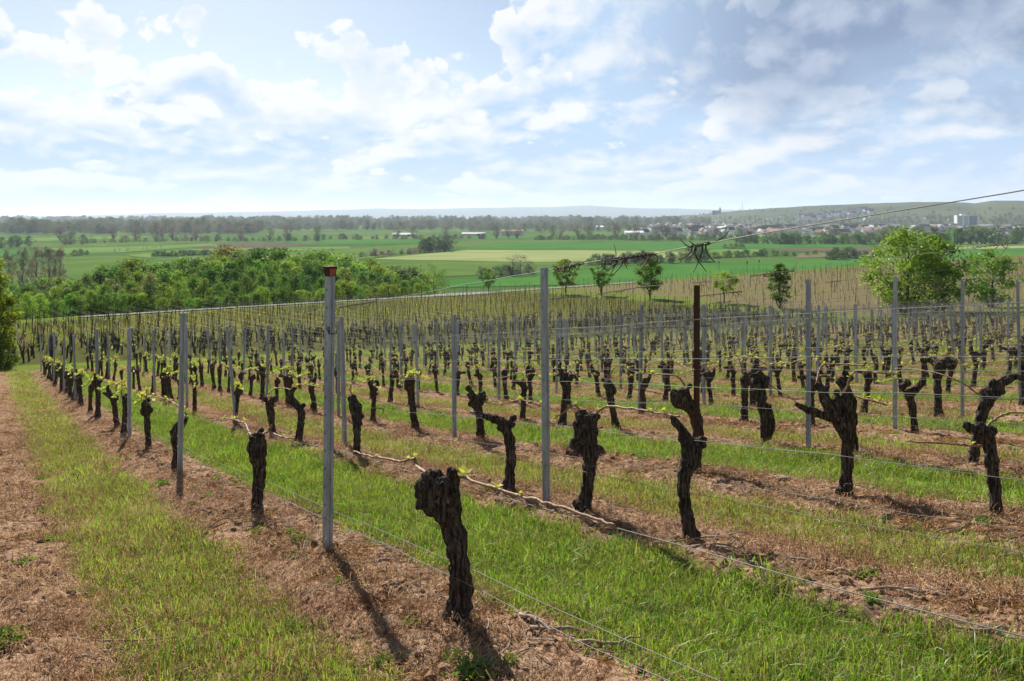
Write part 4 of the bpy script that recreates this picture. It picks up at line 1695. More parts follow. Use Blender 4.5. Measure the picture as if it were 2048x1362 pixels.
# hedges, copses and lone trees on the plain: (from px, to px, base y there, base y there, height m, count, set, colours, name, label)
PLAIN_TREES = [
    (836, 905, 505, 501, 17, 9, ROUND, (G_DARK, (.06, .10, .03)), "copse_tree", "dark tree of the copse beside the pale field"),
    (722, 832, 514, 506, 7, 16, BUSH + BUSH_BARE, (G_GREY, B_TWIG, G_OLIVE), "hedge_shrub", "brownish shrub of the hedge left of the copse"),
    (302, 440, 514, 509, 5.5, 20, BUSH, (G_DARK, G_MID), "hedge_shrub", "dark shrub of the curved hedge on the left plain"),
    (440, 570, 508, 503, 5.5, 16, BUSH, (G_DARK, G_MID), "hedge_shrub", "dark shrub of the long hedge above the wood"),
    (60, 185, 514, 510, 6, 8, BUSH, (G_GREY, G_DARK), "hedge_shrub", "grey shrub right of the bare poplars"),
    (225, 330, 504, 495, 4, 10, BUSH_BARE, (B_TWIG,), "hedge_shrub", "brown leafless shrub along the field ditch"),
    (1175, 1330, 531, 524, 10, 16, BUSH + ROUND[:1], (G_DARK, G_GREY), "hedge_tree", "dark hedge tree behind the bright green field"),
    (1330, 1420, 527, 522, 13, 8, ROUND + BUSH, (G_GREY, G_DARK), "hedge_tree", "tall hedge tree under the dangling tendrils"),
    (1420, 1560, 517, 511, 7, 12, BUSH, (G_DARK, G_OLIVE), "hedge_shrub", "shrub of the hedge left of the ploughed field"),
    (1560, 1700, 512, 507, 5, 7, BUSH, (G_DARK, G_OLIVE), "hedge_shrub", "small shrub standing in the dry reeds"),
    (1655, 1765, 520, 514, 10, 9, BUSH, (G_DARK,), "hedge_shrub", "dense dark shrub left of the big tree"),
    (960, 1060, 558, 548, 8, 7, BUSH + BUSH_BARE, (G_DARK, G_GREY, B_TWIG), "bush", "dark bush at the field corner behind the track"),
    (1020, 1062, 552, 549, 17, 3, BUSH_BARE, ((.12, .10, .075),), "bare_tree", "grey leafless tree behind the middle post"),
    (1065, 1250, 480, 479, 9, 26, BUSH, (G_DARK, G_MID), "hedge_shrub", "green shrub at the foot of the poplar line"),
    (1250, 1480, 481, 480, 10, 26, BUSH, (G_DARK, G_GREY), "hedge_shrub", "green shrub of the belt below the village"),
    (1480, 1790, 487, 489, 17, 30, ROUND + BUSH, (G_DARK, G_GREY, G_MID), "belt_tree", "leafy tree of the belt below the town"),
    (1780, 2080, 490, 487, 24, 34, ROUND + TALL, (G_DARK, G_GREY, G_MID), "belt_tree", "tall tree of the dark belt right of the big tree"),
    (1440, 1490, 497, 497, 9, 4, BUSH, (G_MID, G_GREY), "bush", "round bush in the green field below the village"),
    (130, 330, 488, 483, 11, 14, BUSH + BUSH_BARE, (G_GREY, G_DARK), "hedge_shrub", "shrub of the tree line across the left plain"),
    (330, 640, 483, 481, 10, 24, BUSH + BUSH_BARE, (G_GREY, G_DARK, B_TWIG), "hedge_shrub", "shrub under the brown poplars of the left plain"),
    (640, 980, 479, 477, 9, 22, BUSH, (G_GREY, G_DARK), "hedge_shrub", "shrub in the line before the farm buildings"),
    (0, 60, 496, 492, 14, 5, ROUND, (G_DARK,), "dark_tree", "dark tree at the left edge of the plain"),
    (115, 170, 490, 489, 20, 3, ROUND, (G_GREY, G_DARK), "round_tree", "round tree standing alone on the left plain"),
]
for (xa, xb, ya, yb, h, n, protos, cols, nm, lab) in PLAIN_TREES:
    for i in range(n):
        px = xa + (xb - xa) * (i + vr.uniform(.1, .9)) / n
        py = ya + (yb - ya) * (i + .5) / n + vr.uniform(-.6, .6)
        x, y, z = plain_pt(px, py)
        tree(nm, protos, x, y, h * vr.uniform(.6, 1.15), vr.choice(cols), lab + ", %s one along" % nth(lab), "shrub" if "shrub" in nm or nm == "bush" else "tree", lab + "s", z=-PLAIN, wide=vr.uniform(.9, 1.3), rg=vr)
for i, px in enumerate((120, 226, 272, 312, 322, 345, 392, 482, 540, 574, 636, 794, 827, 891, 993, 1016, 1035, 1106, 1122, 1155, 1177, 1232, 1272, 1310, 1332, 1413, 1430, 1475, 1657, 1775, 1890, 1920)):
    py = 481 if px < 640 else 476.5
    if px > 1640:
        py = 488
    x, y, z = plain_pt(px, py + vr.uniform(-1, 1))
    top = vr.uniform(448, 453) if px < 1500 else vr.uniform(452, 458)
    tree("poplar", BARE, x, y, PLAIN - (top - HZ) / F_PX * y, (B_TWIG if vr.random() < .75 else G_GREY), "brown poplar, %s from the left in the long line across the plain" % ORD[i + 1], group="poplars across the plain",
         z=-PLAIN, wide=vr.uniform(1.1, 1.5), rg=vr)


# ------------------------------------------------------------------ instanced masses
_FL = {}


def fixed_leaf(col):
    if col not in _FL:
        def b(t):
            n = t.noise(t.pos(), .02, 3.0, .6)
            return leafy(t, t.hsv(col, (t.rnd() - .5) * .03 + .5, 1.0, n * .9 + .55), .4)
        _FL[col] = mat("far_leaf", b)
    return _FL[col]


def scatter(name, label, protos, pts, rots, scales, idx, cat=None, parent=None):
    """points carrying copies of the prototypes"""
    pc = bpy.data.collections.new(name + "_kinds")
    for i, (me, col) in enumerate(protos):
        if col:
            me = me.copy()
            me.materials.clear()
            me.materials.append(fixed_leaf(col))
        o = bpy.data.objects.new("%s_kind_%03d" % (name, i), me)
        pc.objects.link(o)
    me = bpy.data.meshes.new(name)
    me.vertices.add(len(pts))
    me.vertices.foreach_set('co', np.ascontiguousarray(pts, np.float32).ravel())
    at_ = me.attributes.new('rot', 'FLOAT_VECTOR', 'POINT'); at_.data.foreach_set('vector', np.ascontiguousarray(rots, np.float32).ravel())
    at_ = me.attributes.new('scl', 'FLOAT_VECTOR', 'POINT'); at_.data.foreach_set('vector', np.ascontiguousarray(scales, np.float32).ravel())
    at_ = me.attributes.new('idx', 'INT', 'POINT'); at_.data.foreach_set('value', np.ascontiguousarray(idx, np.int32))
    me.update()
    o = link(name, me)
    g = bpy.data.node_groups.new(name, 'GeometryNodeTree')
    g.interface.new_socket('Geometry', in_out='INPUT', socket_type='NodeSocketGeometry')
    g.interface.new_socket('Geometry', in_out='OUTPUT', socket_type='NodeSocketGeometry')
    N = g.nodes
    gi, go = N.new('NodeGroupInput'), N.new('NodeGroupOutput')
    ip = N.new('GeometryNodeInstanceOnPoints')
    ci = N.new('GeometryNodeCollectionInfo')
    ci.inputs['Collection'].default_value = pc
    ci.inputs['Separate Children'].default_value = True
    ci.inputs['Reset Children'].default_value = True
    ip.inputs['Pick Instance'].default_value = True

    def named(nm, ty):
        n = N.new('GeometryNodeInputNamedAttribute')
        n.data_type = ty
        n.inputs['Name'].default_value = nm
        return n.outputs['Attribute']
    er = N.new('FunctionNodeEulerToRotation')
    g.links.new(named('rot', 'FLOAT_VECTOR'), er.inputs[0])
    g.links.new(gi.outputs[0], ip.inputs['Points'])
    g.links.new(ci.outputs[0], ip.inputs['Instance'])
    g.links.new(named('idx', 'INT'), ip.inputs['Instance Index'])
    g.links.new(er.outputs[0], ip.inputs['Rotation'])
    g.links.new(named('scl', 'FLOAT_VECTOR'), ip.inputs['Scale'])
    g.links.new(ip.outputs[0], go.inputs[0])
    md = o.modifiers.new("scatter", 'NODES')
    md.node_group = g
    if label:
        tag(o, label, cat, kind="stuff")
    else:
        o["kind"] = "stuff"
    return o


def wood_points(n, xa, xb, da, db, ha, hb, rg, power=1.0):
    px = rg.uniform(xa, xb, n)
    d = da + (db - da) * rg.random(n) ** power
    x = (px - CX) / F_PX * d
    h = rg.uniform(ha, hb, n) * (.55 + .8 * vnoise(px * .045, d * .004, 5))
    return np.stack([x, d, np.full(n, -PLAIN - .3)], 1), h


ng = np.random.default_rng(4)
crowns = [c for t_, c in TALL[:2] + ROUND[:2] + BARE[:2]]
cols = [(.11, .155, .05), (.16, .19, .075), (.10, .14, .05), (.17, .18, .08), (.21, .175, .12), (.19, .17, .11)]
PP, HH = [], []
for args in ((420, -120, 520, 1750, 2100, 20, 30), (500, -120, 620, 2100, 3000, 22, 30), (350, 380, 1000, 2250, 2700, 16, 26), (900, 300, 1420, 3000, 4300, 26, 36),
             (700, -120, 1480, 4300, 6000, 32, 40), (260, 940, 1300, 2000, 2900, 12, 20)):
    p, h = wood_points(*args, ng)
    PP.append(p); HH.append(h)
PP, HH = np.concatenate(PP), np.concatenate(HH)
n = len(PP)
scatter("far_wood", "hazy grey-green wood stretching along the horizon", list(zip(crowns, cols)), PP, np.stack([np.zeros(n), np.zeros(n), ng.uniform(0, 6.28, n)], 1),
        np.stack([HH * 1.3, HH * 1.3, HH], 1), ng.integers(0, 6, n), "wood")
# greenery between the houses of the town
PP, HH = [], []
for args in ((80, 1330, 1720, 1650, 2300, 7, 12), (170, 1280, 2080, 2200, 3300, 7, 13), (60, 1700, 2080, 1750, 2300, 8, 14)):
    p, h = wood_points(*args, ng)
    PP.append(p); HH.append(h)
PP, HH = np.concatenate(PP), np.concatenate(HH)
n = len(PP)
scatter("town_trees", "green treetops mixed in among the town's roofs", list(zip(crowns[:4], cols[:4])), PP, np.stack([np.zeros(n), np.zeros(n), ng.uniform(0, 6.28, n)], 1),
        np.stack([HH * 1.3, HH * 1.3, HH], 1), ng.integers(0, 4, n), "trees")

# ------------------------------------------------------------------ town, village and farms
def paint(name, c, r=0.8):
    return mat(name, lambda t: principled(t, t.mix(t.noise(t.pos(), 0.15, 3.0), c, tuple(v * .85 for v in c)), r))


W_WHITE, W_CREAM = paint("white_render", (.84, .83, .80)), paint("cream_render", (.55, .50, .42))
R_RED, R_DARK, R_GREY = paint("red_tiles", (.20, .085, .055)), paint("dark_tiles", (.075, .065, .065)), paint("grey_roofing", (.42, .43, .44))
M_PANE = mat("window_glass", lambda t: principled(t, (.03, .04, .055), 0.15, spec=0.6))
M_BLUE = paint("blue_facade", (.07, .11, .17), .4)


def house_meshes(w_, l, h, rh, wall, roof):
    a = MB(); a.box((0, 0, h / 2 - 1), (w_, l, h + 2))
    a.add([(-w_ / 2, -l / 2, h), (w_ / 2, -l / 2, h), (0, -l / 2, h + rh)], [(0, 1, 2)])
    a.add([(-w_ / 2, l / 2, h), (w_ / 2, l / 2, h), (0, l / 2, h + rh)], [(2, 1, 0)])
    b = MB()
    e = .5
    k = rh / (w_ / 2)
    for sg in (-1, 1):
        v = [(sg * (w_ / 2 + e), -l / 2 - e, h - e * k + .1), (sg * (w_ / 2 + e), l / 2 + e, h - e * k + .1), (0, l / 2 + e, h + rh + .1), (0, -l / 2 - e, h + rh + .1)]
        v2 = [(p[0], p[1], p[2] + .25) for p in v]
        b.add(v + v2, [(0, 1, 2, 3), (4, 5, 6, 7), (0, 1, 5, 4), (1, 2, 6, 5), (2, 3, 7, 6), (3, 0, 4, 7)])
    c = MB()
    for sg in (-1, 1):
        for yy in np.arange(-l / 2 + 2, l / 2 - 1, 3.0):
            for zz in np.arange(1.0, h - 1.2, 2.8):
                c.box((sg * (w_ / 2 + .03), yy, zz + .7), (.08, 1.1, 1.3))
    for sg in (-1, 1):
        for xx in np.arange(-w_ / 2 + 2, w_ / 2 - 1, 2.8):
            c.box((xx, sg * (l / 2 + .03), h * .6), (1.0, .08, 1.3))
    return a.mesh("wall", wall), b.mesh("roof", roof), c.mesh("window_panes", M_PANE)


HOUSES = [house_meshes(9, 12, 5.5, 4.2, W_WHITE, R_DARK), house_meshes(8, 14, 5.0, 4.5, W_CREAM, R_RED), house_meshes(10, 10, 6.5, 4.0, W_WHITE, R_RED), house_meshes(8, 9, 4.5, 4.5, W_WHITE, R_GREY),
          house_meshes(11, 20, 7.5, 3.8, W_CREAM, R_DARK)]
HW = ["white dark-roofed house", "cream red-roofed house", "square red-roofed house", "small grey-roofed house", "long dark-roofed house"]


def house(x, y, z, k, rz, label, group, sc=1.0):
    e = empty("house", (x, y, z), rz)
    e.scale = (sc, sc, sc)
    for nm, me in zip(("wall", "roof", "window_panes"), HOUSES[k]):
        o = link(nm, me, e)
        if nm == "window_panes":
            o["kind"] = "stuff"
    return tag(e, label, "house", group)


for (n, xa, xb, ya, yb, where) in ((34, 1270, 1480, 466.5, 470, "in the village row"), (32, 1480, 1740, 466, 470.5, "on the near edge of the town"), (46, 1390, 1750, 456, 464, "in the middle of the town"),
                                   (52, 1740, 2060, 456, 467, "near the white office tower"), (24, 1290, 1500, 450, 457, "below the distant church")):
    for i in range(n):
        px = xa + (xb - xa) * (i + vr.random()) / n
        x, y, z = plain_pt(px, vr.uniform(ya, yb))
        k = vr.randrange(5)
        house(x, y, -PLAIN, k, vr.choice((0, math.pi / 2)) + vr.uniform(-.3, .3) + .4, "%s %s, %s such one" % (HW[k], where, nth(HW[k] + where)), "houses " + where, vr.uniform(1.1, 1.6))

# houses climbing the hillside
hm = bpy.data.objects["hill"].data
hv = np.empty(len(hm.vertices) * 3, np.float32); hm.vertices.foreach_get('co', hv); hv = hv.reshape(-1, 3)
hpx, hpy = CX + hv[:, 0] / hv[:, 1] * F_PX, HZ - hv[:, 2] / hv[:, 1] * F_PX
front = np.arange(len(hv)) < len(hv) * 13 // 16


def on_hill(px, py):
    """place on the hill's slope nearest to that direction"""
    cand = np.where(front & (np.abs(hpx - px) < 8))[0]
    order = cand[np.argsort(hv[cand, 1])]
    ys = hpy[order]
    f = np.interp(-py, -ys, np.arange(len(ys)))
    i = int(np.clip(math.floor(f), 0, len(order) - 2)); u = f - i
    p = hv[order[i]] * (1 - u) + hv[order[i + 1]] * u
    return float(p[0]), float(p[1]), float(p[2])


for i in range(75):
    u = (i + vr.random()) / 75
    px = 1590 + 150 * u + vr.uniform(-10, 14)
    py = 440 - 17 * u + vr.uniform(-3, 3.5)
    x, y, z = on_hill(px, py)
    k = vr.choice((3, 3, 3, 0, 2))
    house(x, y, z - .5, k, vr.uniform(1.2, 1.9), HW[k] + " high on the hillside estate, %s such one" % nth(HW[k] + "hill"), "houses of the hillside estate", vr.uniform(1.6, 2.2))
for i in range(40):
    x, y, z = on_hill(1490 + 410 * (i + vr.random()) / 40, vr.uniform(434, 445))
    k = vr.randrange(5)
    house(x, y, z - .5, k, vr.uniform(0, 3.1), HW[k] + " at the foot of the hill, %s such one" % nth(HW[k] + "foot"), "houses at the foot of the hill", vr.uniform(1.0, 1.5))
# scrub on the hill
PP, HH = [], []
for i in range(520):
    px = vr.uniform(1380, 2080)
    x, y, z = on_hill(px, vr.uniform(434, 452) if vr.random() < .85 else vr.uniform(418, 434))
    PP.append((x, y, z - .5)); HH.append(vr.uniform(8, 16))
PP, HH = np.array(PP), np.array(HH)
n = len(PP)
scatter("hillside_scrub", "dark scrub and trees spread over the distant hillside", list(zip(crowns[:4], cols[:4])), PP, np.stack([np.zeros(n), np.zeros(n), ng.uniform(0, 6.28, n)], 1),
        np.stack([HH * 1.5, HH * 1.5, HH], 1), ng.integers(0, 4, n), "trees")

# white office tower with its dark blue wing
d = 3000.0
x, y = ray_xy(1923, d)
k_ = d / F_PX
e = empty("office_tower", (x, y, -PLAIN))
wt = 24 * k_
ht = PLAIN + (HZ - 430.5) * k_
mb = MB(); mb.box((0, 0, ht / 2), (wt, 22, ht)); link("white_block", mb.mesh("white_block", W_WHITE), e)
mb = MB(); mb.box((wt * .1, 0, ht + 2.6), (wt * .38, 12, 5.2)); link("roof_house", mb.mesh("roof_house", W_WHITE), e)
wm = MB(); wm.box((0, 0, 0), (wt * .40, .3, 1.7)); wm = wm.mesh("window_band", M_PANE)
for f in range(11):
    for sx in (-.25, .25):
        link("window_band", wm, e, (wt * sx, -11.1, 3 + f * (ht - 4) / 11))
mb = MB(); mb.box((wt * .5 + 16, 1, (ht - 2) / 2), (31, 20, ht - 2)); link("blue_wing", mb.mesh("blue_wing", M_BLUE), e)
tag(e, "tall white office block with a dark blue wing above the town roofs", "building")

# church on the hill's end, radio mast
x, y, z = on_hill(1441, 428)
k_ = y / F_PX
e = empty("church", (x, y, z - 3))
M_STONE = paint("red_sandstone", (.16, .11, .09))
mb = MB(); mb.box((0, 0, 13), (11, 11, 30)); link("tower", mb.mesh("tower", M_STONE), e)
mb = MB(); mb.add([(-6, -6, 28), (6, -6, 28), (6, 6, 28), (-6, 6, 28), (0, 0, 50)], [(0, 1, 4), (1, 2, 4), (2, 3, 4), (3, 0, 4)]); link("spire", mb.mesh("spire", R_DARK), e)
mb = MB(); mb.box((-28, 0, 6), (44, 16, 16)); link("nave", mb.mesh("nave", M_STONE), e)
mb = MB(); mb.add([(-50, -9, 14), (-6, -9, 14), (-6, 9, 14), (-50, 9, 14), (-46, 0, 24), (-6, 0, 24)], [(0, 1, 5, 4), (2, 3, 4, 5), (3, 0, 4), (1, 2, 5)]); link("nave_roof", mb.mesh("nave_roof", R_DARK), e)
tag(e, "distant church with a pointed tower on the skyline", "church")
x, y, z = on_hill(1484, 424)
e = empty("radio_mast", (x, y, z - 2))
mb = MB(); mb.tube([(0, 0, 0), (0, 0, 62)], [2.0, 1.0], 5); link("lattice_shaft", mb.mesh("lattice_shaft", R_GREY), e)
mb = MB(); mb.tube([(0, 0, 62), (0, 0, 68)], [.5, .3], 4); link("antenna", mb.mesh("antenna", R_GREY), e)
tag(e, "thin radio mast on the skyline right of the church", "mast")

# halls and barns out on the plain
for (xa, xb, py, h, roof, lab) in [(786, 832, 473, 4, R_GREY, "long pale barn between the poplars on the plain"), (925, 970, 471.5, 4, R_GREY, "low farm hall left of the poplar pair"), (1003, 1046, 471, 9, R_RED, "farm shed behind the poplar pair"),
                                   (1250, 1285, 470.5, 6, W_WHITE, "white hall at the village's left end"), (1407, 1446, 463, 10, W_WHITE, "flat white hall below the church"), (1712, 1745, 458, 8, W_WHITE, "white flat hall left of the tower"),
                                   (1848, 1900, 456, 9, R_GREY, "long white factory hall left of the office tower"), (1958, 1985, 456, 8, R_GREY, "white hall right of the office tower"), (1190, 1225, 460, 9, W_WHITE, "far white warehouse in front of the wood"),
                                   (2030, 2070, 464, 11, W_WHITE, "white flat building at the right edge")]:
    x0, y0, z0 = plain_pt((xa + xb) / 2, py)
    wd = (xb - xa) / F_PX * y0
    e = empty("hall", (x0, y0, -PLAIN))
    mb = MB(); mb.box((0, 0, h / 2), (wd, 22, h)); link("wall", mb.mesh("wall", W_WHITE if "white" in lab else W_CREAM), e)
    mb = MB()
    mb.add([(-wd / 2 - 1, -12, h), (wd / 2 + 1, -12, h), (wd / 2 + 1, 12, h), (-wd / 2 - 1, 12, h), (-wd / 2 - 1, 0, h + 3.2), (wd / 2 + 1, 0, h + 3.2)], [(0, 1, 5, 4), (2, 3, 4, 5), (3, 0, 4), (1, 2, 5)])
    link("roof", mb.mesh("roof", roof), e)
    mb = MB(); mb.box((wd * .2, -11.1, 2.2), (4.5, .3, 4.4)); link("gate", mb.mesh("gate", R_DARK), e)
    tag(e, lab, "hall")
# two vans glimpsed through the hedge, signal poles by the railway
x, y, z = plain_pt(2002, 487)
mb = MB()
v_, f_ = ico((0, 0, 0), 1.0)
v_ = v_[:, :] * np.array([16, 12, 7.0]); v_[:, 2] = np.maximum(v_[:, 2], -1)
mb.add(v_ + np.array([0, 0, 10]), f_)
o = link("white_tent", mb.mesh("white_tent", W_WHITE, smooth=True), None, (x, y, -PLAIN))
tag(o, "rounded white tent roof among the belt trees at the right", "tent")
for i, (px, py) in enumerate(((1302, 553), (1438, 545), (1494, 545), (1518, 542))):
    x, y, z = plain_pt(px, py)
    e = empty("signal_pole", (x, y, -PLAIN))
    mb = MB(); mb.tube([(0, 0, -.5), (0, 0, 7)], .12, 6); link("pole", mb.mesh("pole", M_STAKE), e)
    mb = MB(); mb.box((0, -.1, 7.2), (.8, .4, 1.6)); link("signal_head", mb.mesh("signal_head", M_STAKE), e)
    tag(e, "thin dark signal pole, %s from the left before the green field" % ORD[i + 1], "pole", "signal poles by the field")

# ================================================================== grass, straw, clods, weeds, twigs
def _blade(c1, c2, trans, scale=1.6, gloss=0.03):
    def b(t):
        P = t.pos()
        n = t.noise(P, scale, 2.0, 0.6)
        n2 = t.noise(P, 30.0, 2.0, 0.6)
        c = t.mix((n * 0.6 + n2 * 0.5).ss(0.38, 0.72), c1, c2)
        r = t.rnd()
        c = t.hsv(c, (r - 0.5) * 0.03 + 0.5, 1.0, r * 0.5 + 0.75)
        return leafy(t, c, trans, gloss)
    return b


M_GRASS = mat("green_grass", _blade((0.105, 0.215, 0.012), (0.205, 0.315, 0.022), 0.55))
M_GRASS_Y = mat("yellow_green_grass", _blade((0.22, 0.27, 0.024), (0.35, 0.37, 0.058), 0.5))
M_DRY = mat("dry_grass", _blade((0.22, 0.14, 0.07), (0.36, 0.26, 0.15), 0.3, 4.0, 0.0))
M_STRAW = mat("dead_straw", _blade((0.20, 0.10, 0.050), (0.46, 0.295, 0.175), 0.12, 5.0, 0.0))
M_REDW = mat("reddish_weed", _blade((0.18, 0.06, 0.035), (0.26, 0.11, 0.05), 0.35, 4.0))
M_WEED = mat("weed_leaf", _blade((0.12, 0.24, 0.018), (0.20, 0.32, 0.03), 0.45, 4.0))
M_CLOD = mat("earth_clod", lambda t: principled(t, t.mix(t.noise(t.pos(), 14.0, 3.0), (0.12, 0.070, 0.042), (0.36, 0.24, 0.155)), 0.95, normal=t.bump(t.noise(t.pos(), 90.0, 3.0), .6, .01), spec=0.0))
M_STICK = mat("pruned_wood", lambda t: principled(t, t.mix(t.noise(t.pos(), 22.0, 3.0), (0.13, 0.098, 0.075), (0.40, 0.33, 0.26)), 0.8, spec=.2))


def blades(specs, radius, seed):
    """a tuft: specs = [(count, height range, width, lean, material index)]"""
    rg = np.random.default_rng(seed)
    Vs, Ts, Mi = [], [], []
    n0 = 0
    for cnt, (h0, h1), wd, lean, mi in specs:
        a = rg.uniform(0, 6.283, cnt)
        r = radius * np.sqrt(rg.random(cnt))
        bx, by = r * np.cos(a), r * np.sin(a)
        h = rg.uniform(h0, h1, cnt)
        la = rg.uniform(0, 6.283, cnt)
        lm = h * lean * rg.uniform(.2, 1.3, cnt)
        fa = rg.uniform(0, 3.1416, cnt)
        wx, wy = np.cos(fa) * wd * .5, np.sin(fa) * wd * .5
        mx, my, mz = bx + np.cos(la) * lm * .35, by + np.sin(la) * lm * .35, h * .6
        tx, ty, tz = bx + np.cos(la) * lm, by + np.sin(la) * lm, h * np.clip(1.05 - lean * .25, .3, 1)
        z = np.full(cnt, -.012)
        V = np.stack([np.stack([bx - wx, by - wy, z], 1), np.stack([bx + wx, by + wy, z], 1), np.stack([mx - wx * .8, my - wy * .8, mz], 1),
                      np.stack([mx + wx * .8, my + wy * .8, mz], 1), np.stack([tx, ty, tz], 1)], 1).reshape(-1, 3)
        i = np.arange(cnt)[:, None] * 5 + n0
        T = np.concatenate([i + [0, 1, 3], i + [0, 3, 2], i + [2, 3, 4]], 0)
        Vs.append(V); Ts.append(T); Mi.append(np.full(len(T), mi))
        n0 += cnt * 5
    return np.concatenate(Vs), np.concatenate(Ts), np.concatenate(Mi)


def tuft(name, specs, radius, seed, mats):
    V, T, Mi = blades(specs, radius, seed)
    me = fast_mesh(name, V, T, mats)
    me.polygons.foreach_set('material_index', Mi.astype(np.int32))
    return me


GM = [M_GRASS, M_GRASS_Y, M_DRY, M_REDW]
LUSH = [tuft("lush_tuft", [(60, (.025, .085), .0048, .9, 0), (22, (.03, .095), .0045, 1.0, 1), (8, (.03, .11), .0030, 1.5, 2)], .15, 700 + k, GM) for k in range(4)]
THIN = [tuft("thin_tuft", [(22, (.02, .065), .0040, 1.0, 1), (12, (.02, .055), .0040, 1.0, 0), (12, (.015, .06), .0030, 1.8, 2), (2 + 4 * (k == 2), (.03, .07), .006, 1.0, 3)], .15, 720 + k, GM) for k in range(4)]
TALLG = [tuft("tall_tuft", [(14, (.06, .17), .0032, .8, 1), (10, (.05, .12), .0036, .8, 0), (6, (.08, .20), .0024, .9, 2)], .09, 740 + k, GM) for k in range(2)]


def straw_mesh(seed, n=64, R_=.16):
    rg = np.random.default_rng(seed)
    V, T = [], []
    for i in range(n):
        x, y = rg.normal(size=2) * R_ * .55
        a = rg.uniform(0, 6.283); L = rg.uniform(.018, .065); cv = rg.uniform(-.8, .8)
        z = rg.uniform(.0, .018); w_ = rg.uniform(.0007, .0017)
        pts = []
        for k in range(4):
            u = k / 3
            pts.append((x, y, z + math.sin(u * 3.1) * rg.uniform(0, .018) + u * rg.uniform(-.01, .025)))
            x += math.cos(a) * L / 3; y += math.sin(a) * L / 3; a += cv / 2
        n0 = len(V)
        sx, sy = -math.sin(a) * w_, math.cos(a) * w_
        for p in pts:
            V.append((p[0] - sx, p[1] - sy, p[2])); V.append((p[0] + sx, p[1] + sy, p[2] + w_ * .6))
        for k in range(3):
            b = n0 + 2 * k
            T.append((b, b + 1, b + 3)); T.append((b, b + 3, b + 2))
    return fast_mesh("straw", np.array(V), np.array(T), M_STRAW)


STRAW = [straw_mesh(800 + k) for k in range(4)]


def clod_mesh(seed):
    b = bmesh.new()
    bmesh.ops.create_icosphere(b, subdivisions=2, radius=1.0)
    rg = random.Random(seed)
    for v in b.verts:
        f = .75 + .5 * float(vnoise(np.array([v.co.x * 2 + seed + v.co.z]), np.array([v.co.y * 2 + v.co.z * 1.7]), seed)[0])
        v.co = Vector((v.co.x * f, v.co.y * f * .85, v.co.z * f * .6))
    me = bpy.data.meshes.new("clod")
    b.to_mesh(me); b.free()
    me.materials.append(M_CLOD)
    return me


CLODS = [clod_mesh(3 + k) for k in range(3)]


def weed_mesh(seed, n=22, R_=.06):
    rg = np.random.default_rng(seed)
    mb = MB()
    for i in range(n):
        a = rg.uniform(0, 6.283); e = rg.uniform(.1, 1.1); L = R_ * rg.uniform(.25, .6)
        d = np.array([math.cos(a) * math.cos(e), math.sin(a) * math.cos(e), math.sin(e)])
        s_ = np.array([-math.sin(a), math.cos(a), 0]) * L * .24
        b = np.array([rg.normal() * R_ * .45, rg.normal() * R_ * .45, rg.uniform(0, .02)])
        mb.add([b, b + d * L * .5 + s_ + [0, 0, .006], b + d * L - [0, 0, L * .2], b + d * L * .5 - s_ + [0, 0, .006]], [(0, 1, 2), (0, 2, 3)])
    return mb.mesh("weed", M_WEED)


WEEDS = [weed_mesh(830 + k, 60 + 14 * k, .055 + .01 * k) for k in range(3)]


def spread(n, r0, r1, rg):
    r = np.sqrt(rg.uniform(r0 * r0, r1 * r1, n))
    a = rg.uniform(-1.05, .80, n) if r1 <= 10 else rg.uniform(-.78, .70, n)
    return r * np.sin(a), r * np.cos(a)


def zones(x, y):
    s, t_ = st(x, y)
    rn = (t_ - ROW_T0) / ROW_DT
    rd = np.abs(np.mod(rn + .5, 1) - .5) * ROW_DT
    lush = np.mod(np.floor(rn), 2) == 0
    return s, t_, rd + .26 * fbm(x * 1.9, y * 1.9, 3, 31) + np.where(lush, .17, 0), lush


gr = np.random.default_rng(12)
BANDS = [(1.6, 5.5, 260, 1.0), (5.5, 10, 150, 1.1), (10, 18, 60, 1.4), (18, 32, 20, 2.0), (32, 52, 7, 3.0)]
acc = {'lush': [], 'thin': [], 'straw': [], 'clod': [], 'weed': []}
for r0, r1, dens, sc in BANDS:
    area = (.925 if r1 <= 10 else .74) * (r1 * r1 - r0 * r0)
    x, y = spread(int(area * dens), r0, r1, gr)
    s, t_, rd, lush = zones(x, y)
    ok = (s < 45.8) & (t_ < 75)
    patch = fbm(x * .9, y * .9, 3, 55)
    m = ok & lush & (rd > .57) & (fbm(x * 1.7, y * 1.7, 3, 91) + gr.normal(size=len(x)) * .08 > -.17)
    acc['lush'].append(np.stack([x, y, np.full(len(x), sc)], 1)[m])
    m = ok & ~lush & (rd > .52) & (patch + gr.normal(size=len(x)) * .10 > -.2) & (gr.random(len(x)) < .85)
    acc['thin'].append(np.stack([x, y, np.full(len(x), sc)], 1)[m])
    if r1 <= 32:
        m = ok & (((rd < .60) & (gr.random(len(x)) < .21)) | (~lush & (gr.random(len(x)) < .10)))
        acc['straw'].append(np.stack([x, y, np.full(len(x), sc * 1.0)], 1)[m])
    if r1 <= 18:
        m = ok & (rd < .56) & (gr.random(len(x)) < .75)
        acc['clod'].append(np.stack([x, y, np.full(len(x), 1.0)], 1)[m])
        m = ok & (gr.random(len(x)) < np.where(lush & (rd > .57), .045, .010))
        acc['weed'].append(np.stack([x, y, np.full(len(x), 1.0)], 1)[m])


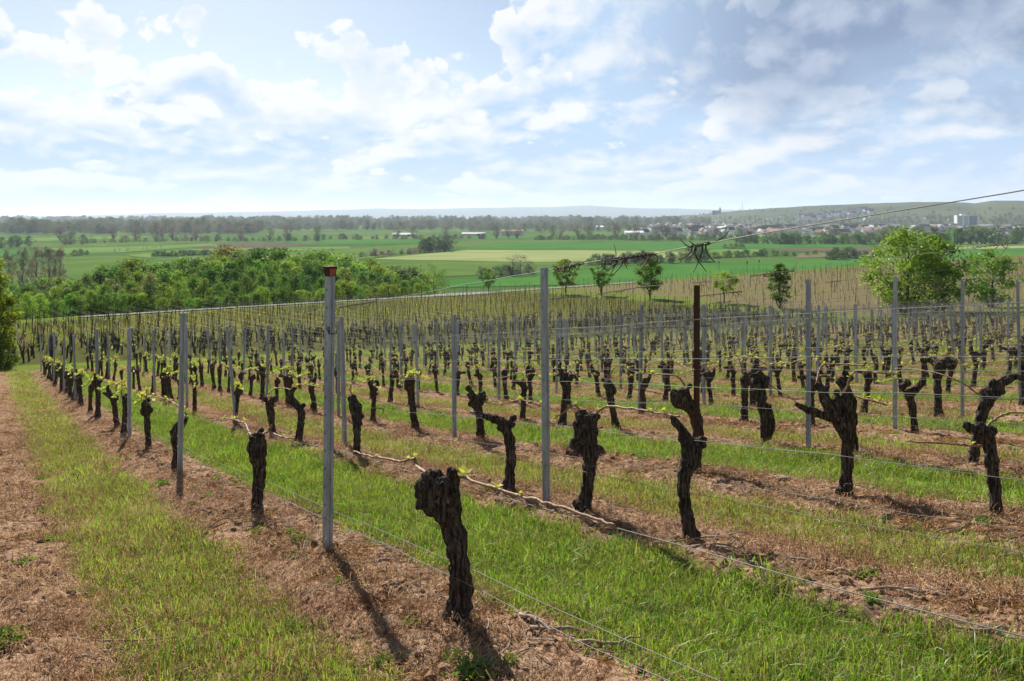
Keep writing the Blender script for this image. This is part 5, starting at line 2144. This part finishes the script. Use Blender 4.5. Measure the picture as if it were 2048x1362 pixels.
def place_scatter(name, label, meshes, key, smin, smax, tilt=.15, cat=None, weights=None, size_pow=1.0, sink=0.0):
    P = np.concatenate(acc[key])
    n = len(P)
    z = gz(P[:, 0], P[:, 1]) - sink
    sc = P[:, 2] * (smin + (smax - smin) * gr.random(n) ** size_pow)
    S3 = np.stack([sc, sc, sc * gr.uniform(.75, 1.25, n) / np.sqrt(P[:, 2])], 1)
    rot = np.stack([gr.normal(size=n) * tilt, gr.normal(size=n) * tilt, gr.uniform(0, 6.28, n)], 1)
    idx = gr.choice(len(meshes), n, p=weights)
    return scatter(name, label, [(m_, None) for m_ in meshes], np.stack([P[:, 0], P[:, 1], z], 1), rot, S3, idx, cat)


place_scatter("lush_grass", "lush bright green grass between every second pair of rows", LUSH + TALLG[:1], 'lush', .75, 1.25, cat="grass", weights=[.24, .24, .24, .24, .04])
place_scatter("thin_grass", "thin yellowing mown grass in the other alleys", THIN + TALLG, 'thin', .7, 1.3, cat="grass", weights=[.24, .24, .24, .24, .02, .02])
place_scatter("dead_straw", "pinkish dead straw lying on the bare strips", STRAW, 'straw', .7, 1.4, .1, "straw")
place_scatter("earth_clods", "crumbly earth clods under the vine rows", CLODS, 'clod', .006, .038, .4, "clods", size_pow=3.2)
place_scatter("weeds", "small green weeds dotted over grass and soil", WEEDS, 'weed', .5, 1.1, .1, "weeds")


def ground_at(px, py):
    a, b = (px - CX) / F_PX, -(py - HZ) / F_PX
    d = 1.5
    while d < 60:
        if b * d < zat(a * d, d):
            break
        d += .02
    return a * d, d, zat(a * d, d)


# larger green weeds one can count
for i, (px, py, sc, lab) in enumerate([(715, 1338, 1.2, "bright weed rosette on the soil at the bottom centre-left"), (908, 1328, 1.3, "green weed right of the first vine's shadow"), (942, 1352, 1.6, "largest weed rosette at the bottom edge below the first vine"),
                                       (825, 1250, 1.2, "small weed between post shadow and first vine"), (517, 1068, 1.3, "weed tuft in front of the club-headed vine"), (598, 1112, .9, "small weed left of the red-topped post's foot"),
                                       (675, 1165, .9, "weed sprig beside the nearest post's shadow"), (12, 1285, 1.7, "green weed cushion at the bottom left corner"), (48, 1128, 1.1, "weed on the bare strip at the left edge"),
                                       (1020, 1325, 1.1, "weed growing right of the pruned twigs"), (965, 1205, 1.2, "weed at the first vine's foot on the grass side"), (325, 968, 1.2, "weed on the soil by the second grey post")]):
    x, y, z = ground_at(px, py)
    o = link("weed", WEEDS[i % 3], None, (x, y, z - .004))
    o.scale = (sc * .85,) * 3
    o.rotation_euler[2] = i * 1.3
    tag(o, lab, "weed", "countable weeds on the soil")


# pruned twigs on the ground
def twig(px, py, ang, L, r, label, bend=.2, seed=0, fork=True):
    rg = random.Random(seed)
    x, y, z = ground_at(px, py)
    pts = []
    a = ang
    X_, Y_ = 0.0, 0.0
    n = 7
    for i in range(n):
        zz = zat(x + X_, y + Y_) - z + r + .006 + (.012 if i in (2, 3) else 0)
        pts.append((X_, Y_, zz))
        a += rg.uniform(-bend, bend)
        X_ += math.cos(a) * L / (n - 1); Y_ += math.sin(a) * L / (n - 1)
    mb = MB()
    mb.tube(pts, [r * (1.1 - .09 * i) for i in range(n)], 6)
    if fork:
        p = pts[3]
        b = a + rg.choice((-1, 1)) * .9
        mb.tube([p, (p[0] + math.cos(b) * L * .12, p[1] + math.sin(b) * L * .12, p[2] + .02), (p[0] + math.cos(b) * L * .25, p[1] + math.sin(b) * L * .25, p[2] + .01)], [r * .7, r * .55, r * .35], 5)
    o = link("pruned_twig", mb.mesh("pruned_twig", M_STICK, smooth=True), None, (x, y, z))
    return tag(o, label, "twig", "pruned twigs on the ground")


for i, (px, py, ang, L, r, lab) in enumerate([
    (742, 1130, .1, .28, .009, "dark crooked twig on the soil right of the nearest post"),
    (1040, 1235, -.9, .26, .009, "pale forked twig at the grass edge right of the first vine"),
    (1060, 1262, -.35, .55, .010, "long grey twig running along the grass edge at the bottom"),
    (1150, 1292, -.2, .40, .008, "second grey twig beside the long one at the bottom"),
    (975, 1245, -1.2, .12, .006, "short bleached twig piece by the first vine's foot"),
    (965, 1345, 1.0, .5, .005, "thin straight twig slanting up from the bottom edge"),
    (1535, 1165, 1.3, .30, .008, "upright forked twig on the second row's soil"),
    (1580, 1120, -.5, .22, .007, "short twig crossing the bare strip behind the low wire"),
    (1655, 1150, -.9, .20, .008, "stubby pale twig right of the forked one"),
    (1715, 1185, .05, .45, .007, "straight twig lying level on the second row's soil"),
    (1310, 1092, .1, .7, .008, "long pale cane lying left of the stubbed vine's foot"),
    (1375, 1098, -.3, .5, .007, "thin cane at the stubbed vine's foot"),
    (1905, 1262, -.7, .30, .008, "twig at the grass edge in the lower right"),
    (1700, 1335, -.35, .42, .010, "brown cane piece lying in the lush grass at the bottom right"),
    (145, 1282, .15, .5, .006, "thin dark stick across the thin grass at the lower left"),
    (100, 1225, -.5, .22, .006, "bleached stick on the left bare strip"),
    (150, 1320, .7, .12, .007, "short pale splinter at the lower left"),
    (205, 1310, .3, .14, .007, "second pale splinter right of the first at the lower left"),
    (410, 1062, .4, .30, .007, "stick on the soil left of the club-headed vine's shadow"),
    (5, 1232, -.1, .2, .006, "twig cut by the left edge"),
    (1960, 1120, -.3, .40, .007, "pale cane on the third row's dry alley"),
    (1850, 1075, .2, .30, .006, "twig on the grey soil at the right"),
]):
    twig(px, py, ang, L, r, lab, seed=i, fork=L > .25)
tr_ = random.Random(31)
mb = MB()
for i in range(1300):
    row = tr_.choice((1, 1, 1, 2, 2, 2, 3, 3, 4))
    s_ = tr_.uniform(0.5, 15)
    x, y = xy(s_, row_t(row) + tr_.gauss(.12, .25))
    if not seen(x, y) or y < 2.2:
        continue
    a = tr_.uniform(0, 6.28) if tr_.random() < .6 else ROW_RZ + tr_.gauss(0, .4)
    L = tr_.uniform(.06, .30)
    r = tr_.uniform(.002, .0045)
    z = zat(x, y)
    x2, y2 = x + math.cos(a) * L, y + math.sin(a) * L
    xm, ym = (x + x2) / 2 + tr_.uniform(-.02, .02), (y + y2) / 2 + tr_.uniform(-.02, .02)
    mb.tube([(x, y, z + r + .004), (xm, ym, zat(xm, ym) + r + .012), (x2, y2, zat(x2, y2) + r + .004)], [r, r * .9, r * .6], 5)
tag(link("twig_litter", mb.mesh("twig_litter", M_STICK)), "litter of small pruned twigs strewn along the rows", "litter", kind="stuff")

x, y, z = ground_at(1563, 960)
o = link("stone", clod_mesh(77), None, (x, y, z + .01))
o.data = o.data.copy(); o.data.materials.clear(); o.data.materials.append(mat("pale_stone", lambda t: principled(t, (.30, .25, .18), .9)))
o.scale = (.075, .045, .03)
tag(o, "flat pale stone on the soil of the third row", "stone")
